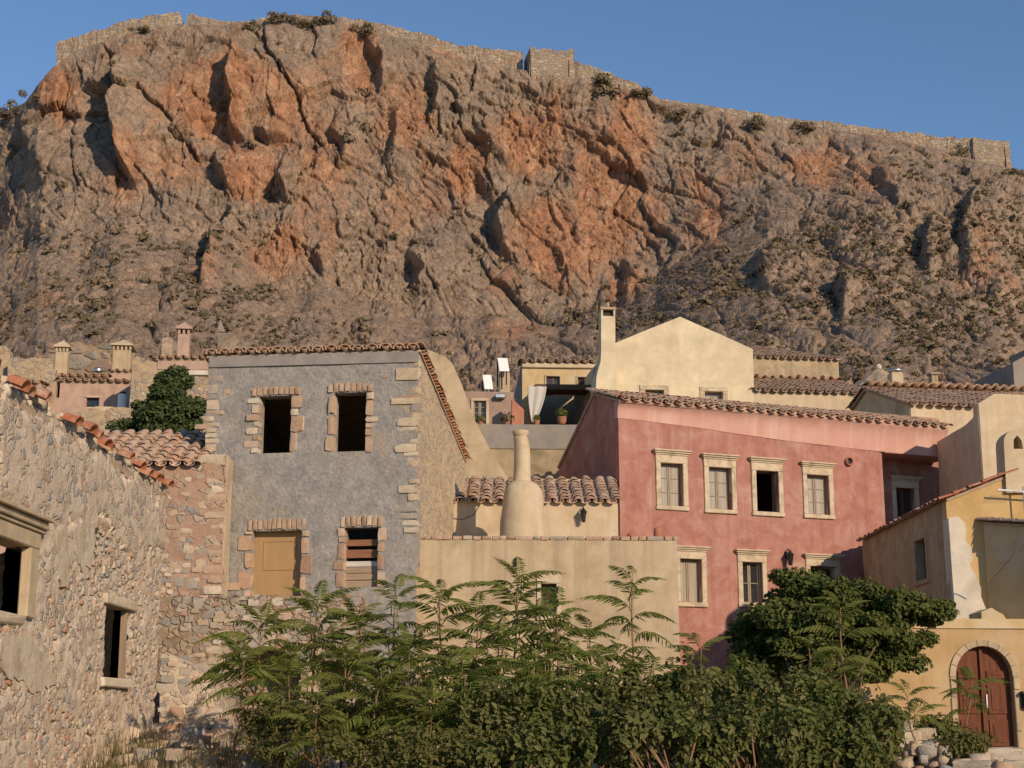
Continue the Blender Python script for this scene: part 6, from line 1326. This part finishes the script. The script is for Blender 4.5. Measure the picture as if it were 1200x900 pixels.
def bush(name, lab, cat, px, py, D, rx, ry, rz_, ncl, per, size, m_, seed, cr=.42, group=None, stems=5, bark='bark', asp=.62, up_=.15, extra=()):
    g = np.random.default_rng(seed); c = np.array(P(px, py, D)); gzv = float(gz(c[0], c[1])); t = thing(name, lab, cat, (c[0], c[1], gzv), group); cl_ = []
    for i in range(ncl):
        v = g.normal(size=3); v /= np.linalg.norm(v); v *= g.uniform(.45, 1.) ; q = c + v * np.array([rx, ry, rz_]); q[2] = max(q[2], gzv + .1); f_ = g.random(); cl_.append((q, g.uniform(.6, 1.2) * cr * (np.array([.6, .6, 1.45]) if (f_ < up_) else np.array([1.2, 1.2, .7]))))
    for ex, ey, k, er in extra:
        e0 = np.array(P(ex, ey, D))
        for i in range(k): cl_.append((e0 + g.normal(size=3) * er * np.array([1, 1, .6]), g.uniform(.6, 1.1) * cr * np.array([1.2, 1.2, .7])))
    V, F = leaf_cloud(cl_, per, size, seed + 1, asp); mesh('crown', V, F, MT[m_], t)
    m = MB(); cl_.sort(key=lambda q: q[0][1] + .35 * q[0][2]); g.random()
    for i in range(stems):
        q = Vector(cl_[i][0]); b = Vector((c[0] + g.uniform(-.3, .3) * rx, c[1] + g.uniform(-.3, .3) * ry, gzv - .05)); m.tube([b, b.lerp(q, .5) + Vector((g.uniform(-.1, .1), g.uniform(-.1, .1), .1)), q], [.045 * rz_, .03 * rz_, .012], 6)
    m.obj('trunk', MT[bark], t, True); return t
bush('round_tree', 'dense round dark-green tree in front of the pink house', 'tree', 972, 738, 28.6, 1.6, 1.3, .88, 105, 300, .095, 'carob', 901, .33, stems=9, extra=((1060, 716, 14, .28), (1092, 712, 6, .14), (1050, 760, 10, .22), (885, 742, 8, .25), (930, 690, 8, .22), (1010, 778, 10, .25), (890, 775, 8, .22)))
bush('evergreen_tree', 'dark evergreen tree between the rubble house and the grey house', 'tree', 198, 488, 47, .85, .85, 1.15, 90, 300, .12, 'juniper', 902, .36, stems=7, up_=.45, extra=((166, 502, 14, .3), (203, 444, 18, .16), (172, 490, 10, .2), (222, 480, 16, .25), (208, 505, 12, .3)))
FB_ = [(600, 858, 22, .8, .7, .7, 'broad-leaved bush at the bottom, beneath the densest sapling'), (660, 842, 23, .85, .8, .75, 'broad-leaved bush below the small window in the tan wall'), (726, 832, 23.2, .85, .8, .7, 'broad-leaved bush around the foot of the tall slim sapling'), (800, 834, 23, .85, .8, .75, 'broad-leaved bush in front of the corner between tan and pink houses'), (872, 828, 23.4, .8, .8, .72, 'broad-leaved bush below the left side of the round tree'), (940, 840, 23.2, .85, .8, .75, 'broad-leaved bush below the middle of the round tree'), (1008, 856, 23.4, .75, .7, .66, 'broad-leaved bush near the white rocks, below the round tree'),
       (690, 868, 20.6, .9, .6, .5, 'frontmost broad-leaved bush at the bottom edge, left of centre bushes'), (790, 872, 20.4, .9, .6, .5, 'frontmost broad-leaved bush at the bottom edge, middle one'), (890, 872, 20.6, .9, .6, .5, 'frontmost broad-leaved bush at the bottom edge, right one'), (985, 882, 20.8, .7, .5, .4, 'low broad-leaved bush at the bottom edge, left of the rubble'), (600, 890, 20.4, .7, .5, .4, 'low broad-leaved bush at the bottom edge, in the centre')]
for i, (px, py, D, rx, ry, rz_, lab) in enumerate(FB_): bush('broad_leaved_bush', lab, 'bush', px, py, D, rx, ry, rz_, 30, 110, .11, 'fig', 910 + i, .27, 'broad-leaved bushes in the overgrown plot', 14, 'stem', .5, up_=.7)
WB = [(330, 852, 23.6, .8, .6, .42, 'light green weedy bush under the leftmost sapling'), (410, 842, 24, .8, .6, .5, 'light green weedy bush below the slatted window'), (490, 835, 23.4, .8, .7, .6, 'light green weedy bush below the corner of the grey house'), (440, 885, 21.4, .8, .6, .35, 'low weeds at the bottom edge, left of centre'), (530, 880, 21, .7, .6, .4, 'low weeds at the bottom edge, beside the broad-leaved bushes'), (1098, 858, 25.6, .22, .25, .14, 'small green shrub between the rocks and the arched door'), (1130, 872, 24.6, .25, .25, .12, 'little weed clump at the foot of the arched door'), (556, 830, 24.4, .7, .7, .6, 'weedy bush below the left part of the tan wall')]
for i, (px, py, D, rx, ry, rz_, lab) in enumerate(WB): bush('weedy_bush', lab, 'bush', px, py, D, rx, ry, rz_, 20, 110, .085, 'weed' if i not in (2, 7) else 'frond', 940 + i, .3, 'weedy bushes in the overgrown plot', 5, 'stem', .5)
# dry grass and stalks, lower left
g = np.random.default_rng(77); n = 6500; xs0 = g.uniform(-7., -1.2, n); ys0 = g.uniform(19.5, 27, n); k = g.random(n) < np.clip(.35 + 1.2 * fbm(xs0 / .9, ys0 / .9, xs0 * 0, 3, 5) + .3 * (xs0 < -3.4), .05, 1); xs0, ys0 = xs0[k], ys0[k]; n = len(xs0)
h = g.uniform(.18, .62, n); a = g.uniform(0, 6.28, n); b = g.uniform(.1, .55, n) * h; z0 = gz(xs0, ys0); wv = np.stack([np.cos(a + 1.57), np.sin(a + 1.57), a * 0], -1) * .007; p0 = np.stack([xs0, ys0, z0 - .02], -1); d = np.stack([np.cos(a), np.sin(a), a * 0], -1)
p1 = p0 + d * (b * .35)[:, None] + np.array([0, 0, 1]) * (h * .6)[:, None]; p2 = p0 + d * b[:, None] + np.array([0, 0, 1]) * h[:, None]
V = np.stack([p0 - wv, p0 + wv, p1 - wv * .8, p1 + wv * .8, p2], 1).reshape(-1, 3); kk = np.arange(n)[:, None] * 5
mesh('dry_grass', V, np.concatenate([kk + np.array([[0, 1, 3]]), kk + np.array([[0, 3, 2]]), kk + np.array([[2, 3, 4]])]), MT['dry'], kind='stuff')
# loose rubble too small to count
g = np.random.default_rng(88); vs = []; fs = []
for i in range(1850):
    if i < 1600: x, y = g.uniform(-7.1, -1.6), g.uniform(20.5, 30.5)
    else: x, y = g.normal(6.7, .75), g.normal(24.9, .7)
    s = g.choice([.05, .07, .09, .13, .18]) * g.uniform(.7, 1.3); V, F = STV_BOX[g.integers(6)]; s = s if i < 1600 else s * .75
    A = np.array(Matrix.Rotation(g.uniform(0, 6), 3, 'Z') @ Matrix.Rotation(g.uniform(-.5, .5), 3, 'X')); vs.append((V * np.array([s, s * g.uniform(.6, 1), s * g.uniform(.5, .9)])) @ A.T + np.array([x, y, float(gz(x, y)) + s * .2])); fs += [tuple(q + len(V) * (len(vs) - 1) for q in f) for f in F]
mesh('rubble', np.vstack(vs), fs, MT['stone_warm'], None, True, fix=False, kind='stuff')
# tumbled rocks: each one its own thing
def rock(px, py, D, w, h, lab, m_='pale_stone', seed=0, grp='tumbled rocks on the plot'):
    c = P(px, py, D); g = np.random.default_rng(seed + 1000); V, F = make_stone(seed + 2000, 6); V = np.clip(V * 1.3 + V[:, [1, 2, 0]] * .22, -1, 1) * .92; V = V + .15 * np.stack([fbm(V[:, 0] * 1.5 + seed, V[:, 1] * 1.5, V[:, 2] * 1.5, 4, 8 + k) for k in range(3)], -1) * 1.6
    V = V * np.array([w / 2, w * .4, h / 2]); an = g.uniform(-.5, .5); Rz = np.array([[math.cos(an), -math.sin(an), 0], [math.sin(an), math.cos(an), 0], [0, 0, 1]]); V = V @ Rz.T + np.array(c)
    o = mesh('rock', V, F, MT[m_], loc=c, smooth=True); o.data.set_sharp_from_angle(angle=R(38)); o['label'] = lab; o['category'] = 'rock'; o['group'] = grp
RK = [(1172, 885, 26.5, .75, .27, 'long flat brownish rock lying below the arched door', 'stone'), (1105, 884, 25, .5, .3, 'grey rock at the bottom right, left of the long flat one', 'stone'), (1068, 866, 25, .32, .3, 'pale angular rock at the bottom of the rubble heap', 'pale_stone'), (1086, 862, 25.3, .34, .26, 'pale rock on the right shoulder of the rubble heap', 'pale_stone'), (1062, 850, 25.4, .26, .2, 'topmost pale rock of the rubble heap', 'pale_stone'), (1050, 870, 24.8, .26, .22, 'left pale rock of the rubble heap', 'pale_stone'), (1078, 878, 24.6, .3, .2, 'lowest pale rock of the rubble heap', 'stone'), (1140, 897, 24, .55, .16, 'flat rock cut by the bottom edge near the right', 'stone'), (1195, 897, 24, .5, .16, 'flat rock at the bottom right corner', 'stone'), (1098, 868, 25.2, .2, .16, 'small rock between rubble heap and door', 'stone'),
      (240, 848, 28, .3, .22, 'grey rock at the foot of the sloping wall stub', 'stone'), (262, 862, 27, .36, .24, 'brownish rock below the sloping wall stub', 'stone'), (300, 846, 28.5, .34, .24, 'rock at the foot of the dark opening', 'stone'), (222, 868, 26, .3, .2, 'rock in the dry grass at lower left', 'stone'), (205, 884, 25, .26, .2, 'small grey rock beside the ruined wall', 'stone'), (282, 872, 25.6, .26, .2, 'small rock among weeds at lower left', 'stone'), (332, 838, 29.5, .3, .2, 'rock deep in the dark opening', 'stone'), (1010, 898, 23, .4, .16, 'dark flat rock at the bottom edge left of the rubble', 'stone')]
for i, (px, py, D, w, h, lab, m_) in enumerate(RK): rock(px, py, D, w, h, lab, m_, i)
for o in list(bpy.data.objects):
    if o.type == 'MESH' and o.parent is None and o.get('kind') is None and not o.get('label'): print('NO LABEL', o.name)
